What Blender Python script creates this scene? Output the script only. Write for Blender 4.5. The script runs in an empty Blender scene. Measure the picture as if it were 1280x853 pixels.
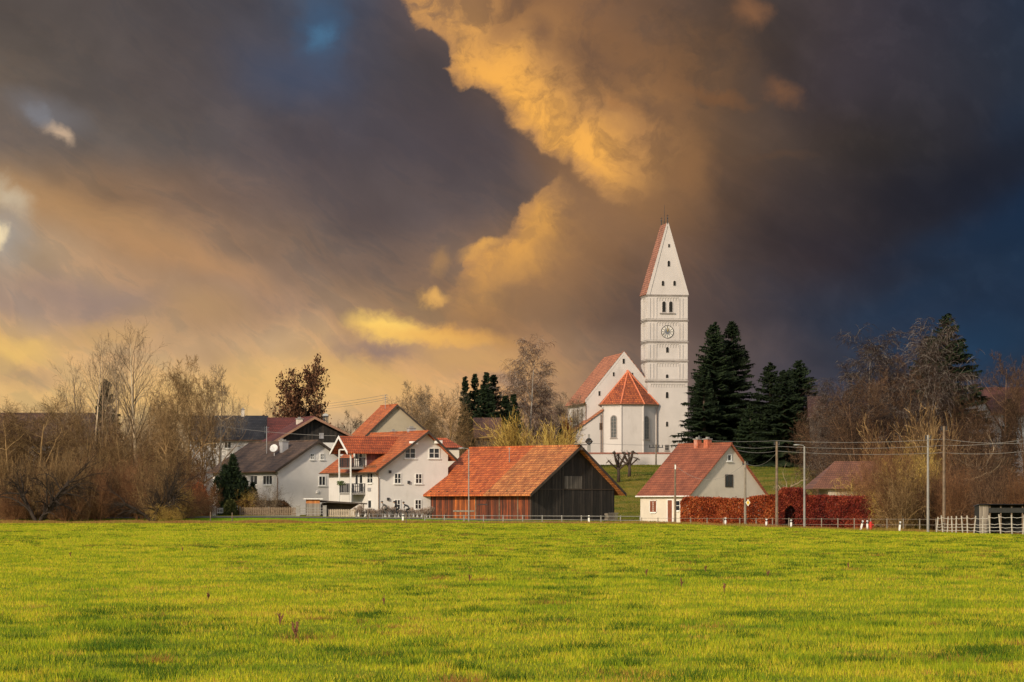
import bpy, math, random
import numpy as np
from mathutils import Vector, Matrix

R = math.radians
SC = bpy.context.scene
COL = SC.collection
F = 4000.0          # focal length in pixels of the 1280 px wide photograph
HZ = 634.0          # horizon row
CH = 1.7            # camera height

# ------------------------------------------------------------------ camera
cd = bpy.data.cameras.new('camera'); cam = bpy.data.objects.new('camera', cd); COL.objects.link(cam)
cam.location = (0, 0, CH); cam.rotation_euler = (R(90), 0, 0)
cd.sensor_width = 36; cd.lens = F / 1280 * 36; cd.shift_y = (HZ - 426.5) / 1280
cd.clip_start = 1; cd.clip_end = 9000
SC.camera = cam
SC.view_settings.view_transform = 'Standard'; SC.view_settings.look = 'None'
SC.view_settings.exposure = 0; SC.view_settings.gamma = 1
SC.view_settings.use_curve_mapping = False
SC.render.engine = 'CYCLES'
SC.cycles.use_denoising = True
SC.cycles.max_bounces = 5; SC.cycles.diffuse_bounces = 2; SC.cycles.glossy_bounces = 2
SC.cycles.transparent_max_bounces = 4; SC.cycles.transmission_bounces = 2
SC.cycles.sample_clamp_indirect = 4

SUN_AZ = 213.0     # compass angle the light comes from, 0 = +Y, clockwise
SUN_EL = 24.0
sd = bpy.data.lights.new('sun', 'SUN'); sun = bpy.data.objects.new('sun', sd); COL.objects.link(sun)
sd.energy = 3.9; sd.angle = R(4.0); sd.color = (1.0, 0.85, 0.64)
_d = Vector((math.sin(R(SUN_AZ)) * math.cos(R(SUN_EL)), math.cos(R(SUN_AZ)) * math.cos(R(SUN_EL)), math.sin(R(SUN_EL))))
sun.rotation_euler = _d.to_track_quat('Z', 'Y').to_euler()

def lin(c, a=1.0):
    o = []
    for v in c[:3]:
        v = v / 255.0
        o.append(v / 12.92 if v <= 0.04045 else ((v + 0.055) / 1.055) ** 2.4)
    return (*o, a)

# ------------------------------------------------------------------ node helper
class NT:
    def __init__(s, tree): s.t = tree; s.L = tree.links.new
    def n(s, typ, **kw):
        nd = s.t.nodes.new(typ)
        for k, v in kw.items():
            setattr(nd, k, v)
        return nd
    def set(s, sock, v):
        if v is None: return
        if isinstance(v, bpy.types.NodeSocket): s.L(v, sock)
        else: sock.default_value = v
    def m(s, op, a, b=None, c=None, clamp=False):
        nd = s.n('ShaderNodeMath', operation=op, use_clamp=clamp)
        s.set(nd.inputs[0], a); s.set(nd.inputs[1], b)
        if c is not None: s.set(nd.inputs[2], c)
        return nd.outputs[0]
    def v(s, op, a, b=None, scale=None):
        nd = s.n('ShaderNodeVectorMath', operation=op)
        s.set(nd.inputs[0], a)
        if b is not None: s.set(nd.inputs[1], b)
        if scale is not None: s.set(nd.inputs[3], scale)
        return nd.outputs['Value'] if op in ('LENGTH', 'DOT_PRODUCT', 'DISTANCE') else nd.outputs[0]
    def xyz(s, x, y, z=0.0):
        nd = s.n('ShaderNodeCombineXYZ'); s.set(nd.inputs[0], x); s.set(nd.inputs[1], y); s.set(nd.inputs[2], z)
        return nd.outputs[0]
    def sep(s, a):
        nd = s.n('ShaderNodeSeparateXYZ'); s.L(a, nd.inputs[0]); return nd.outputs
    def noise(s, vec, scale, detail=3, rough=0.5, dist=0.0, dims='3D', w=None):
        nd = s.n('ShaderNodeTexNoise', noise_dimensions=dims)
        if vec is not None: s.L(vec, nd.inputs['Vector'])
        nd.inputs['Scale'].default_value = scale; nd.inputs['Detail'].default_value = detail
        nd.inputs['Roughness'].default_value = rough; nd.inputs['Distortion'].default_value = dist
        return nd.outputs
    def mr(s, v, a, b, c=0.0, d=1.0, smooth=True):
        nd = s.n('ShaderNodeMapRange', interpolation_type='SMOOTHSTEP' if smooth else 'LINEAR')
        s.set(nd.inputs[0], v)
        for i, x in enumerate((a, b, c, d)): s.set(nd.inputs[i + 1], x)
        return nd.outputs[0]
    def mix(s, f, a, b, blend='MIX'):
        nd = s.n('ShaderNodeMix', data_type='RGBA', blend_type=blend)
        s.set(nd.inputs[0], f); s.set(nd.inputs[6], a); s.set(nd.inputs[7], b)
        return nd.outputs[2]
    def ramp(s, f, stops, interp='LINEAR'):
        nd = s.n('ShaderNodeValToRGB'); cr = nd.color_ramp; cr.interpolation = interp
        while len(cr.elements) < len(stops): cr.elements.new(0.5)
        for e, (p, c) in zip(cr.elements, stops):
            e.position = p; e.color = c if len(c) == 4 else (*c, 1)
        s.L(f, nd.inputs[0]); return nd.outputs[0]
    def curve(s, f, pts):
        nd = s.n('ShaderNodeFloatCurve'); c = nd.mapping.curves[0]
        c.points[0].location = pts[0]; c.points[1].location = pts[-1]
        for p in pts[1:-1]: c.points.new(*p)
        nd.mapping.update(); s.L(f, nd.inputs[1]); return nd.outputs[0]

# ------------------------------------------------------------------ sky
world = bpy.data.worlds.new('World'); SC.world = world; world.use_nodes = True
wt = world.node_tree; wt.nodes.clear(); W = NT(wt)
def build_sky():
    out = W.n('ShaderNodeOutputWorld'); bg = W.n('ShaderNodeBackground')
    W.L(bg.outputs[0], out.inputs[0])
    tc = W.n('ShaderNodeTexCoord').outputs['Generated']
    x, y, z = W.sep(tc)
    az = W.m('ARCTAN2', x, y)
    hl = W.m('SQRT', W.m('ADD', W.m('MULTIPLY', x, x), W.m('MULTIPLY', y, y)))
    # angular sky map: one unit = 1.43 degrees
    S = W.m('MULTIPLY_ADD', az, 40.0, 6.4)
    T = W.m('SUBTRACT', 6.34, W.m('MULTIPLY', W.m('DIVIDE', z, W.m('MAXIMUM', hl, 0.02)), 40.0))
    P = W.xyz(S, T)
    def warp(p, sc, amp, det=5, rough=0.55, off=0.0):
        q = W.v('ADD', p, (off, off * 1.7, off * .3))
        n = W.noise(q, sc, det, rough)[1]
        return W.v('ADD', p, W.v('SCALE', W.v('SUBTRACT', n, (0.5, 0.5, 0.5)), scale=amp))
    Pb = warp(P, 0.45, 0.8, 3, 0.5, 3.0)
    Pd = warp(Pb, 1.5, 0.26, 4, 0.55, 9.0)
    Pf = warp(warp(P, 1.1, 0.45, 4, 0.55, 5.0), 3.6, 0.30, 6, 0.62, 2.0)   # billowy for the lit edges
    px, py, _ = W.sep(Pd)
    fac = W.m('DIVIDE', px, 12.8, clamp=True)
    rows = [
     (0.0, [(0,84,76,72),(160,78,72,72),(320,74,71,78),(400,68,80,100),(480,74,70,78),(600,108,84,68),(720,112,86,68),(800,96,77,66),(900,82,68,60),(960,70,61,58),(1040,66,58,61),(1120,60,56,64),(1200,52,54,66),(1280,43,53,70)]),
     (1.0, [(0,104,92,82),(100,92,84,80),(200,84,76,75),(320,77,72,77),(400,72,76,94),(480,74,69,73),(560,74,66,66),(640,106,82,64),(720,116,88,66),(800,106,82,64),(880,86,69,56),(960,70,60,56),(1040,66,58,62),(1120,58,54,61),(1200,50,51,60),(1280,40,48,62)]),
     (1.8, [(0,114,101,93),(100,102,93,88),(200,92,84,80),(320,86,78,80),(440,78,74,82),(560,78,69,71),(660,82,72,72),(760,112,86,66),(850,112,84,60),(940,78,64,56),(1040,64,55,52),(1120,52,48,48),(1200,42,42,50),(1280,34,40,52)]),
     (2.5, [(0,160,134,104),(100,148,118,90),(200,124,102,86),(300,108,92,86),(400,97,86,84),(500,90,80,80),(600,88,78,78),(700,100,84,76),(800,112,86,68),(880,95,74,60),(960,72,60,56),(1040,57,50,50),(1120,45,43,49),(1200,33,39,53),(1280,24,40,62)]),
     (3.2, [(0,158,144,130),(60,164,140,114),(150,160,128,98),(250,138,112,91),(350,118,100,88),(450,110,95,88),(550,120,98,82),(650,126,98,76),(750,112,87,70),(830,98,77,66),(900,76,64,60),(1000,58,50,54),(1080,44,44,54),(1160,36,44,58),(1280,28,46,68)]),
     (3.9, [(0,150,130,118),(100,152,130,115),(200,156,129,102),(300,138,114,98),(400,140,117,99),(500,142,115,88),(600,134,106,80),(700,112,90,74),(780,98,80,72),(860,84,70,66),(920,72,64,66),(1000,50,52,64),(1080,40,50,66),(1180,34,50,72),(1280,32,46,66)]),
     (4.4, [(0,192,158,106),(100,186,153,110),(200,172,144,114),(300,172,144,112),(400,184,151,112),(500,174,140,106),(600,176,136,98),(700,142,113,88),(780,112,94,84),(880,98,84,80),(960,76,68,72),(1040,50,54,66),(1120,40,54,74),(1200,34,58,84),(1280,34,50,70)]),
     (5.0, [(0,190,160,112),(200,204,170,114),(300,216,178,118),(400,206,169,118),(500,204,164,114),(600,192,151,106),(700,160,128,98),(800,120,100,90),(900,95,85,88),(1000,75,70,78),(1100,50,57,72),(1200,42,55,74),(1280,44,56,74)]),
     (5.6, [(0,180,156,118),(300,184,160,126),(400,176,152,126),(500,178,150,118),(650,160,132,104),(800,125,105,95),(900,95,85,86),(1000,72,70,78),(1280,50,58,70)]),
    ]
    prev = None; py0 = None
    for ry, st in rows:
        c = W.ramp(fac, [(a / 1280, lin((r, g, b))) for a, r, g, b in st], 'B_SPLINE')
        prev = c if prev is None else W.mix(W.mr(py, py0, ry), prev, c)
        py0 = ry
    base = prev
    # soft cloud relief, stretched along the drift of the clouds
    rot = W.n('ShaderNodeVectorRotate', rotation_type='Z_AXIS'); W.L(Pb, rot.inputs[0]); rot.inputs['Angle'].default_value = R(-32)
    st = W.v('MULTIPLY', rot.outputs[0], (0.55, 1.25, 1.0))
    n1 = W.noise(st, 0.8, 5, 0.5, 0.15)[0]
    n2 = W.noise(Pd, 2.2, 4, 0.55, 0.0)[0]
    rel = W.m('ADD', W.mr(n1, 0.3, 0.7, 0.86, 1.16, False), W.mr(n2, 0.3, 0.7, -0.045, 0.045, False))
    base = W.mix(1.0, base, W.xyz(rel, rel, rel), 'MULTIPLY')
    # thin filaments and torn edges of lower cloud drifting across
    fil = W.noise(W.v('ADD', W.v('MULTIPLY', rot.outputs[0], (0.5, 1.5, 1.0)), (11, 4, 2)), 1.5, 7, 0.62, 0.35)[0]
    rid = W.mr(W.m('ABSOLUTE', W.m('SUBTRACT', fil, 0.5)), 0.0, 0.07, 1.0, 0.0)
    edge = W.mr(fil, 0.46, 0.56)
    zone = W.m('MULTIPLY', W.mr(px, 6.5, 11.0, 1.0, 0.35), W.mr(py, 1.2, 3.6, 0.45, 1.0))
    base = W.mix(W.m('MULTIPLY', W.m('MULTIPLY', rid, zone), 0.13), base, W.mix(1.0, base, (1.9, 1.55, 1.2, 1), 'MULTIPLY'))
    base = W.mix(W.m('MULTIPLY', W.m('MULTIPLY', edge, zone), 0.2), base, W.mix(1.0, base, (1.45, 1.25, 1.05, 1), 'MULTIPLY'))
    base = W.mix(W.m('MULTIPLY', W.mr(n2, 0.5, 0.62), W.mr(px, 8.5, 12.0, 0.0, 0.35)), base, W.mix(1.0, base, (1.25, 1.22, 1.18, 1), 'MULTIPLY'))

    gl = W.m('MULTIPLY', W.mr(px, 5.5, 9.0, 1.0, 0.0), W.mr(py, 2.0, 4.2, 0.15, 1.0)); base = W.mix(gl, base, W.mix(1.0, base, (1.16, 1.13, 1.08, 1), 'MULTIPLY'))
    def blob(col, c, cx, cy, rx, ry, ang, k=1.0, inner=0.0, src=None, pw=None, tex=0.0):
        """warm or blue patch of cloud: soft ellipse in the warped sky map"""
        q = W.v('SUBTRACT', src if src is not None else Pf, (cx, cy, 0))
        ro = W.n('ShaderNodeVectorRotate', rotation_type='Z_AXIS'); W.L(q, ro.inputs[0]); ro.inputs['Angle'].default_value = -R(ang)
        d = W.v('LENGTH', W.v('MULTIPLY', ro.outputs[0], (1 / rx, 1 / ry, 0)))
        f = W.m('MULTIPLY', W.mr(d, inner, 1.0, 1.0, 0.0), k)
        if tex: f = W.m('MULTIPLY', f, W.mr(n2, 0.38, 0.62, 1 - tex, 1.0))
        return W.mix(f, col, lin(c))
    # --- streak with one crisp lit edge: polyline edge, falloff to its right-hand side
    def streak(col, pts, ang, src, ramp, slo, shi, kscale=1.0, soft=0.1, bright=None, texk=0.35):
        ca, sa = math.cos(R(ang)), math.sin(R(ang))
        o = pts[0]
        sp = []
        for (a, b) in pts:
            dx, dy = a - o[0], b - o[1]
            sp.append((dx * ca + dy * sa, dx * sa - dy * ca))
        q = W.v('SUBTRACT', src, (o[0], o[1], 0))
        s_ = W.v('DOT_PRODUCT', q, (ca, sa, 0)); t_ = W.v('DOT_PRODUCT', q, (sa, -ca, 0))
        smax = max(a for a, _ in sp)
        cpts = [(min(1, max(0, a / smax)), 0.5 + b * 0.25) for a, b in sp]
        e = W.m('MULTIPLY', W.m('SUBTRACT', W.curve(W.m('DIVIDE', s_, smax, clamp=True), cpts), 0.5), 4.0)
        d = W.m('SUBTRACT', t_, e)
        k = W.m('MULTIPLY', W.mr(d, 0.0, soft), W.mr(s_, slo[0], slo[1]))
        k = W.m('MULTIPLY', k, W.mr(s_, shi[0], shi[1], 1.0, 0.0))
        dn = W.m('DIVIDE', d, 3.0, clamp=True)
        fac = W.curve(dn, ramp)
        k = W.m('MULTIPLY', k, fac, clamp=True)
        # lumps inside
        lum = W.noise(W.v('ADD', src, (7, 3, 1)), 1.7, 7, 0.62, 0.5)[0]
        k = W.m('MULTIPLY', k, W.mr(lum, 0.36, 0.58, 1 - texk, 1.0))
        hot = W.m('MULTIPLY', W.mr(dn, 0.02, 0.09), W.mr(dn, 0.1, 0.34, 1.0, 0.0))
        if bright: hot = W.m('MULTIPLY', hot, W.m('MULTIPLY', W.mr(s_, bright[0], bright[1], 0.15, 1.0), W.mr(s_, bright[2], bright[3], 1.0, 0.25)))
        c = W.mix(hot, lin((196, 143, 88)), lin((248, 178, 84)))
        c = W.mix(W.mr(dn, 0.15, 0.6), c, lin((160, 112, 70)))
        return W.mix(W.m('MULTIPLY', k, kscale), col, c)

    c = base
    # blue gaps of clear sky
    c = blob(c, (62, 92, 122), 4.02, 0.35, 0.5, 0.8, 0, 0.7, 0.0, Pf)
    c = blob(c, (78, 120, 152), 4.02, 0.45, 0.24, 0.3, 0, 0.6, 0.0, Pf)
    c = blob(c, (66, 80, 104), 3.5, 0.95, 1.3, 0.6, 20, 0.5, 0.0, Pd)
    c = blob(c, (28, 48, 72), 12.4, 2.75, 2.3, 0.5, -20, 0.5, 0.0, Pd)
    c = blob(c, (30, 54, 80), 11.4, 3.6, 1.5, 0.3, -22, 0.25, 0.0, Pd)
    c = blob(c, (34, 56, 80), 12.0, 4.4, 1.2, 0.8, -10, 0.4, 0.0, Pd)
    c = blob(c, (36, 50, 70), 12.7, 1.6, 0.8, 0.7, -30, 0.4, 0.0, Pd)
    # dark storm masses
    c = blob(c, (30, 32, 42), 12.0, 2.2, 2.2, 0.55, -25, 0.6, 0.0, Pd)
    c = blob(c, (46, 42, 48), 10.2, 2.7, 1.6, 1.0, -20, 0.35, 0.0, Pd)
    c = blob(c, (76, 68, 72), 5.5, 1.6, 1.7, 1.0, 50, 0.55, 0.0, Pd)
    c = blob(c, (84, 74, 76), 4.2, 2.3, 1.8, 0.7, 30, 0.4, 0.0, Pd)
    # warm glow around the streaks
    c = blob(c, (170, 122, 74), 7.6, 2.3, 1.8, 1.0, 40, 0.5, 0.0, Pd)
    c = blob(c, (150, 112, 78), 6.9, 3.4, 1.7, 1.0, -40, 0.6, 0.0, Pd)
    # left: band of peach light
    c = blob(c, (186, 142, 96), 1.1, 2.75, 1.9, 0.42, 22, 0.6, 0.0, Pd)
    c = blob(c, (192, 144, 98), 2.4, 3.4, 1.6, 0.3, 20, 0.55, 0.0, Pd)
    c = blob(c, (190, 150, 102), 2.5, 3.95, 1.0, 0.3, 5, 0.45, 0.0, Pd)
    c = blob(c, (150, 128, 120), 1.2, 3.75, 1.3, 0.3, 8, 0.6, 0.0, Pd)
    c = blob(c, (205, 188, 160), 0.15, 2.5, 0.55, 0.3, 30, 0.75, 0.0, Pf)
    c = blob(c, (166, 160, 152), 0.1, 2.95, 0.6, 0.5, 0, 0.6, 0.0, Pf)
    c = blob(c, (250, 226, 180), -0.02, 2.98, 0.26, 0.2, 10, 0.95, 0.1, Pf)
    c = blob(c, (120, 118, 122), 0.75, 1.45, 0.8, 0.35, 20, 0.6, 0.0, Pd)
    c = blob(c, (206, 176, 146), 0.72, 1.72, 0.3, 0.17, 38, 0.85, 0.0, Pf)
    c = blob(c, (132, 134, 142), 0.5, 1.5, 0.3, 0.16, 38, 0.5, 0.0, Pf)
    c = blob(c, (236, 192, 112), 0.2, 4.4, 0.8, 0.24, 8, 0.8, 0.0, Pf)
    c = blob(c, (206, 164, 104), 1.2, 4.25, 1.2, 0.25, -6, 0.55, 0.0, Pf)
    c = blob(c, (140, 120, 112), 0.4, 4.75, 0.7, 0.2, 0, 0.4, 0.0, Pf)
    c = blob(c, (228, 184, 112), 3.9, 4.75, 1.9, 0.42, 4, 0.6, 0.0, Pf)
    c = blob(c, (208, 162, 104), 5.9, 4.5, 1.6, 0.35, 6, 0.7, 0.0, Pf)
    c = blob(c, (222, 176, 108), 4.6, 4.68, 1.1, 0.2, 20, 0.55, 0.0, Pf)
    c = blob(c, (150, 124, 112), 4.75, 4.38, 0.95, 0.2, 8, 0.9, 0.0, Pf)
    c = blob(c, (154, 128, 112), 6.3, 4.75, 0.8, 0.12, 0, 0.6, 0.0, Pf)
    c = blob(c, (210, 164, 110), 5.3, 4.62, 0.16, 0.4, -30, 0.4, 0.0, Pf)
    # small peach puffs inside the dark cloud
    c = blob(c, (140, 98, 68), 9.35, 0.15, 0.4, 0.28, 10, 0.75, 0.0, Pf)
    c = blob(c, (122, 86, 62), 9.68, 1.18, 0.36, 0.24, 35, 0.8, 0.0, Pf)
    c = blob(c, (118, 82, 56), 9.0, 1.25, 0.6, 0.12, 8, 0.7, 0.0, Pf)
    c = blob(c, (92, 70, 56), 9.7, 1.95, 0.6, 0.1, 0, 0.5, 0.0, Pf)
    c = blob(c, (150, 108, 70), 8.65, 2.1, 0.45, 0.5, 0, 0.6, 0.0, Pf)
    # main streak
    c = streak(c, [(4.75, -0.35), (4.95, 0.0), (5.25, 0.42), (5.55, 0.6), (5.6, 1.02), (6.05, 1.15), (6.35, 1.6), (6.75, 1.95), (7.2, 2.1), (7.5, 2.5), (8.1, 2.75)], 44, Pf,
               [(0, .75), (.05, .95), (.14, 1), (.3, .85), (.5, .5), (.75, .22), (1, 0)], (-0.6, 0.1), (3.7, 4.6), 1.0, 0.12, (1.0, 2.0, 3.4, 4.3), 0.6)
    c = blob(c, (112, 84, 68), 6.75, 0.45, 0.26, 0.3, 10, 0.65, 0.1, Pf)
    c = blob(c, (104, 80, 66), 7.4, 0.75, 0.8, 0.35, 20, 0.5, 0.1, Pf)
    c = blob(c, (100, 78, 64), 8.1, 1.35, 0.7, 0.2, 25, 0.6, 0.0, Pf)
    c = blob(c, (176, 124, 76), 7.75, 1.25, 0.45, 0.16, 30, 0.7, 0.0, Pf)
    # second streak (lower)
    c = streak(c, [(7.0, 2.1), (6.78, 2.35), (6.5, 2.65), (6.3, 2.95), (5.85, 3.15), (5.78, 3.45), (5.4, 3.75), (5.2, 4.0)], 137, Pf,
               [(0, .7), (.03, .9), (.1, .8), (.18, .4), (.3, .15), (.5, 0), (1, 0)], (-0.1, 0.35), (1.5, 2.5), 0.9, 0.08, (0.2, 0.6, 1.3, 2.0), 0.5)
    # the mirror side: falloff below-right handled by blobs
    c = blob(c, (196, 144, 84), 6.35, 3.35, 0.95, 0.38, -28, 0.6, 0.0, Pf, tex=.6)
    c = blob(c, (228, 168, 88), 6.05, 3.12, 0.42, 0.12, -20, 0.8, 0.0, Pf)
    c = blob(c, (200, 146, 82), 6.75, 2.75, 0.28, 0.5, 25, 0.55, 0.0, Pf)
    c = blob(c, (240, 182, 98), 5.4, 3.72, 0.3, 0.15, 5, 0.8, 0.0, Pf)
    c = blob(c, (190, 142, 88), 5.5, 3.3, 0.2, 0.3, 20, 0.5, 0.0, Pf)
    # third streak, the brightest
    c = blob(c, (222, 164, 88), 5.5, 4.18, 1.25, 0.2, 6, 0.9, 0.1, Pf)
    c = blob(c, (255, 208, 108), 4.85, 4.08, 0.75, 0.26, 10, 1.0, 0.15, Pf)
    c = blob(c, (240, 184, 98), 5.3, 4.2, 1.0, 0.17, 8, 0.8, 0.0, Pf)

    # far from the photographed part: open evening sky (Nishita) with broken cloud
    sky = W.n('ShaderNodeTexSky', sky_type='NISHITA', sun_disc=False)
    sky.sun_elevation = R(SUN_EL); sky.sun_rotation = R(SUN_AZ)
    sk = W.v('SCALE', sky.outputs[0], scale=0.14)
    cn = W.noise(W.v('DIVIDE', tc, W.xyz(1, 1, W.m('MAXIMUM', W.m('ABSOLUTE', z), 0.15))), 2.2, 6, 0.55)[0]
    sk = W.mix(W.mr(cn, 0.40, 0.6, 0.0, 0.8), sk, (0.78, 0.68, 0.60, 1))
    near = W.mr(W.v('DOT_PRODUCT', tc, (0, 0.9974, 0.0717)), 0.93, 0.985)
    fin = W.mix(near, sk, c)
    W.L(fin, bg.inputs[0]); bg.inputs[1].default_value = 1.0
world.cycles.sampling_method = 'MANUAL'; world.cycles.sample_map_resolution = 512
build_sky()

# ------------------------------------------------------------------ ground shape
def sstep(a, b, v):
    t = np.clip((np.asarray(v, float) - a) / (b - a), 0, 1); return t * t * (3 - 2 * t)
def G(x, y):
    """height of the ground"""
    x = np.asarray(x, float); y = np.asarray(y, float)
    g = -np.clip(x - 15, 0, 45) * .03 * np.clip(y / 300, 0, 1) ** 2
    g = g + sstep(328, 352, y) * np.interp(x, [-60, -28, -10, 0, 12, 60], [.75, .75, .5, .3, .05, .3])
    H = np.interp(x, [-60, -15, 3, 12, 60], [2.2, 3.2, 7.4, 8.0, 9.0])
    g = g + sstep(368, 495, y) * H
    return g
def gz(x, y): return float(G(x, y))
def at(px, py, Y): return Vector(((px - 640) / F * Y, Y, CH + (HZ - py) / F * Y))
def gx(px, Y): return (px - 640) / F * Y
def zpy(py, Y): return CH + (HZ - py) / F * Y

# ------------------------------------------------------------------ mesh builder
class MB:
    def __init__(s): s.v = []; s.f = []
    def quad(s, *p):
        n = len(s.v); s.v += [tuple(q) for q in p]; s.f.append(tuple(range(n, n + len(p))))
    def box(s, x0, y0, z0, x1, y1, z1, M=None):
        n = len(s.v)
        c = [(x0,y0,z0),(x1,y0,z0),(x1,y1,z0),(x0,y1,z0),(x0,y0,z1),(x1,y0,z1),(x1,y1,z1),(x0,y1,z1)]
        if M is not None: c = [tuple(M @ Vector(q)) for q in c]
        s.v += c
        s.f += [tuple(n + i for i in q) for q in ((0,3,2,1),(4,5,6,7),(0,1,5,4),(1,2,6,5),(2,3,7,6),(3,0,4,7))]
        return s
    def prism(s, poly, a, b, fn):
        """poly: list of (p,q); fn(p,q,t) -> xyz ; extruded from t=a to t=b"""
        n = len(s.v); k = len(poly)
        s.v += [tuple(fn(p, q, a)) for p, q in poly] + [tuple(fn(p, q, b)) for p, q in poly]
        s.f.append(tuple(n + i for i in range(k - 1, -1, -1))); s.f.append(tuple(n + k + i for i in range(k)))
        for i in range(k):
            j = (i + 1) % k; s.f.append((n + i, n + j, n + k + j, n + k + i))
        return s
    def tube(s, pts, r, sides=6, caps=True):
        pts = [Vector(p) for p in pts]; k = len(pts)
        if not isinstance(r, (list, tuple)): r = [r] * k
        n = len(s.v)
        for i, p in enumerate(pts):
            d = (pts[min(i + 1, k - 1)] - pts[max(i - 1, 0)]).normalized()
            u = d.orthogonal().normalized() if abs(d.z) < .95 else (d.cross(Vector((0, 1, 0)))).normalized()
            w = d.cross(u)
            for j in range(sides):
                a = 2 * math.pi * j / sides
                s.v.append(tuple(p + (u * math.cos(a) + w * math.sin(a)) * r[i]))
        for i in range(k - 1):
            for j in range(sides):
                jj = (j + 1) % sides
                s.f.append((n + i*sides + j, n + i*sides + jj, n + (i+1)*sides + jj, n + (i+1)*sides + j))
        if caps:
            s.f.append(tuple(n + j for j in range(sides - 1, -1, -1)))
            s.f.append(tuple(n + (k-1)*sides + j for j in range(sides)))
        return s
    def ellipsoid(s, c, r, seg=10, rings=6):
        n = len(s.v); c = Vector(c)
        for i in range(rings + 1):
            t = math.pi * i / rings
            for j in range(seg):
                a = 2 * math.pi * j / seg
                s.v.append((c.x + r[0]*math.sin(t)*math.cos(a), c.y + r[1]*math.sin(t)*math.sin(a), c.z + r[2]*math.cos(t)))
        for i in range(rings):
            for j in range(seg):
                jj = (j + 1) % seg
                s.f.append((n+i*seg+j, n+(i+1)*seg+j, n+(i+1)*seg+jj, n+i*seg+jj))
        return s
    def mesh(s, name):
        me = bpy.data.meshes.new(name); me.from_pydata(s.v, [], s.f); me.validate(); me.update()
        import bmesh
        b = bmesh.new(); b.from_mesh(me); bmesh.ops.remove_doubles(b, verts=b.verts, dist=1e-5)
        bmesh.ops.recalc_face_normals(b, faces=b.faces); b.to_mesh(me); b.free()
        return me
    def build(s, name, mat, parent=None, smooth=False):
        me = s.mesh(name); me.materials.append(mat)
        if smooth: me.shade_smooth()
        o = bpy.data.objects.new(name, me); COL.objects.link(o)
        if parent is not None: o.parent = parent
        return o

def np_mesh(name, verts, faces_flat, nper, mat, smooth=False, colors=None):
    """fast mesh from numpy: verts (N,3), faces_flat (M*nper)"""
    me = bpy.data.meshes.new(name)
    nf = len(faces_flat) // nper
    me.vertices.add(len(verts)); me.vertices.foreach_set('co', np.ascontiguousarray(verts, np.float32).ravel())
    me.loops.add(len(faces_flat)); me.loops.foreach_set('vertex_index', np.ascontiguousarray(faces_flat, np.int32))
    me.polygons.add(nf); me.polygons.foreach_set('loop_start', np.arange(0, nf * nper, nper, dtype=np.int32))
    if colors is not None:
        a = me.attributes.new('tone', 'FLOAT', 'POINT'); a.data.foreach_set('value', np.ascontiguousarray(colors, np.float32))
    me.update(calc_edges=True)
    me.materials.append(mat)
    if smooth: me.shade_smooth()
    return me
def link(name, me, parent=None, loc=None):
    o = bpy.data.objects.new(name, me); COL.objects.link(o)
    if parent is not None: o.parent = parent
    if loc is not None: o.location = loc
    return o
def tag(o, label, cat, group=None, kind=None):
    if label: o['label'] = label
    if cat: o['category'] = cat
    if group: o['group'] = group
    if kind: o['kind'] = kind
    return o
def thing(name, label, cat, loc=(0, 0, 0), rz=0.0, group=None):
    o = bpy.data.objects.new(name, None); COL.objects.link(o); o.empty_display_size = .3
    o.location = loc; o.rotation_euler = (0, 0, rz)
    return tag(o, label, cat, group)
def copy_tree(o, parent=None):
    c = o.copy(); COL.objects.link(c); c.parent = parent
    for ch in list(o.children): copy_tree(ch, c)
    return c

# ------------------------------------------------------------------ materials
MATS = {}
def newmat(name):
    m = bpy.data.materials.new(name); m.use_nodes = True; t = m.node_tree
    bs = t.nodes['Principled BSDF']; MATS[name] = m
    return m, NT(t), bs
def simple(name, col, rough=.7, var=.12, scale=1.5, metal=0.0, bump=0.0, bscale=8, dirt=None, spec=None):
    """base colour with mild procedural variation"""
    m, n, bs = newmat(name)
    tc = n.n('ShaderNodeTexCoord').outputs['Object']
    a = n.noise(tc, scale, 5, .6)[0]
    c0 = tuple(v * (1 - var) for v in col) + (1,); c1 = tuple(min(1, v * (1 + var)) for v in col) + (1,)
    c = n.mix(n.mr(a, .3, .7), c0, c1)
    if dirt:
        b = n.noise(n.v('MULTIPLY', tc, (1, 1, .25)), dirt[1], 6, .65)[0]
        c = n.mix(n.mr(b, dirt[2], dirt[2] + .25, 0, dirt[3]), c, (*dirt[0], 1))
    n.L(c, bs.inputs['Base Color']); bs.inputs['Roughness'].default_value = rough; bs.inputs['Metallic'].default_value = metal
    if spec is not None: bs.inputs['Specular IOR Level'].default_value = spec
    if bump:
        b = n.n('ShaderNodeBump'); b.inputs['Strength'].default_value = bump; b.inputs['Distance'].default_value = .05
        n.L(n.noise(tc, bscale, 4, .6)[0], b.inputs['Height']); n.L(b.outputs[0], bs.inputs['Normal'])
    return m
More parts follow.
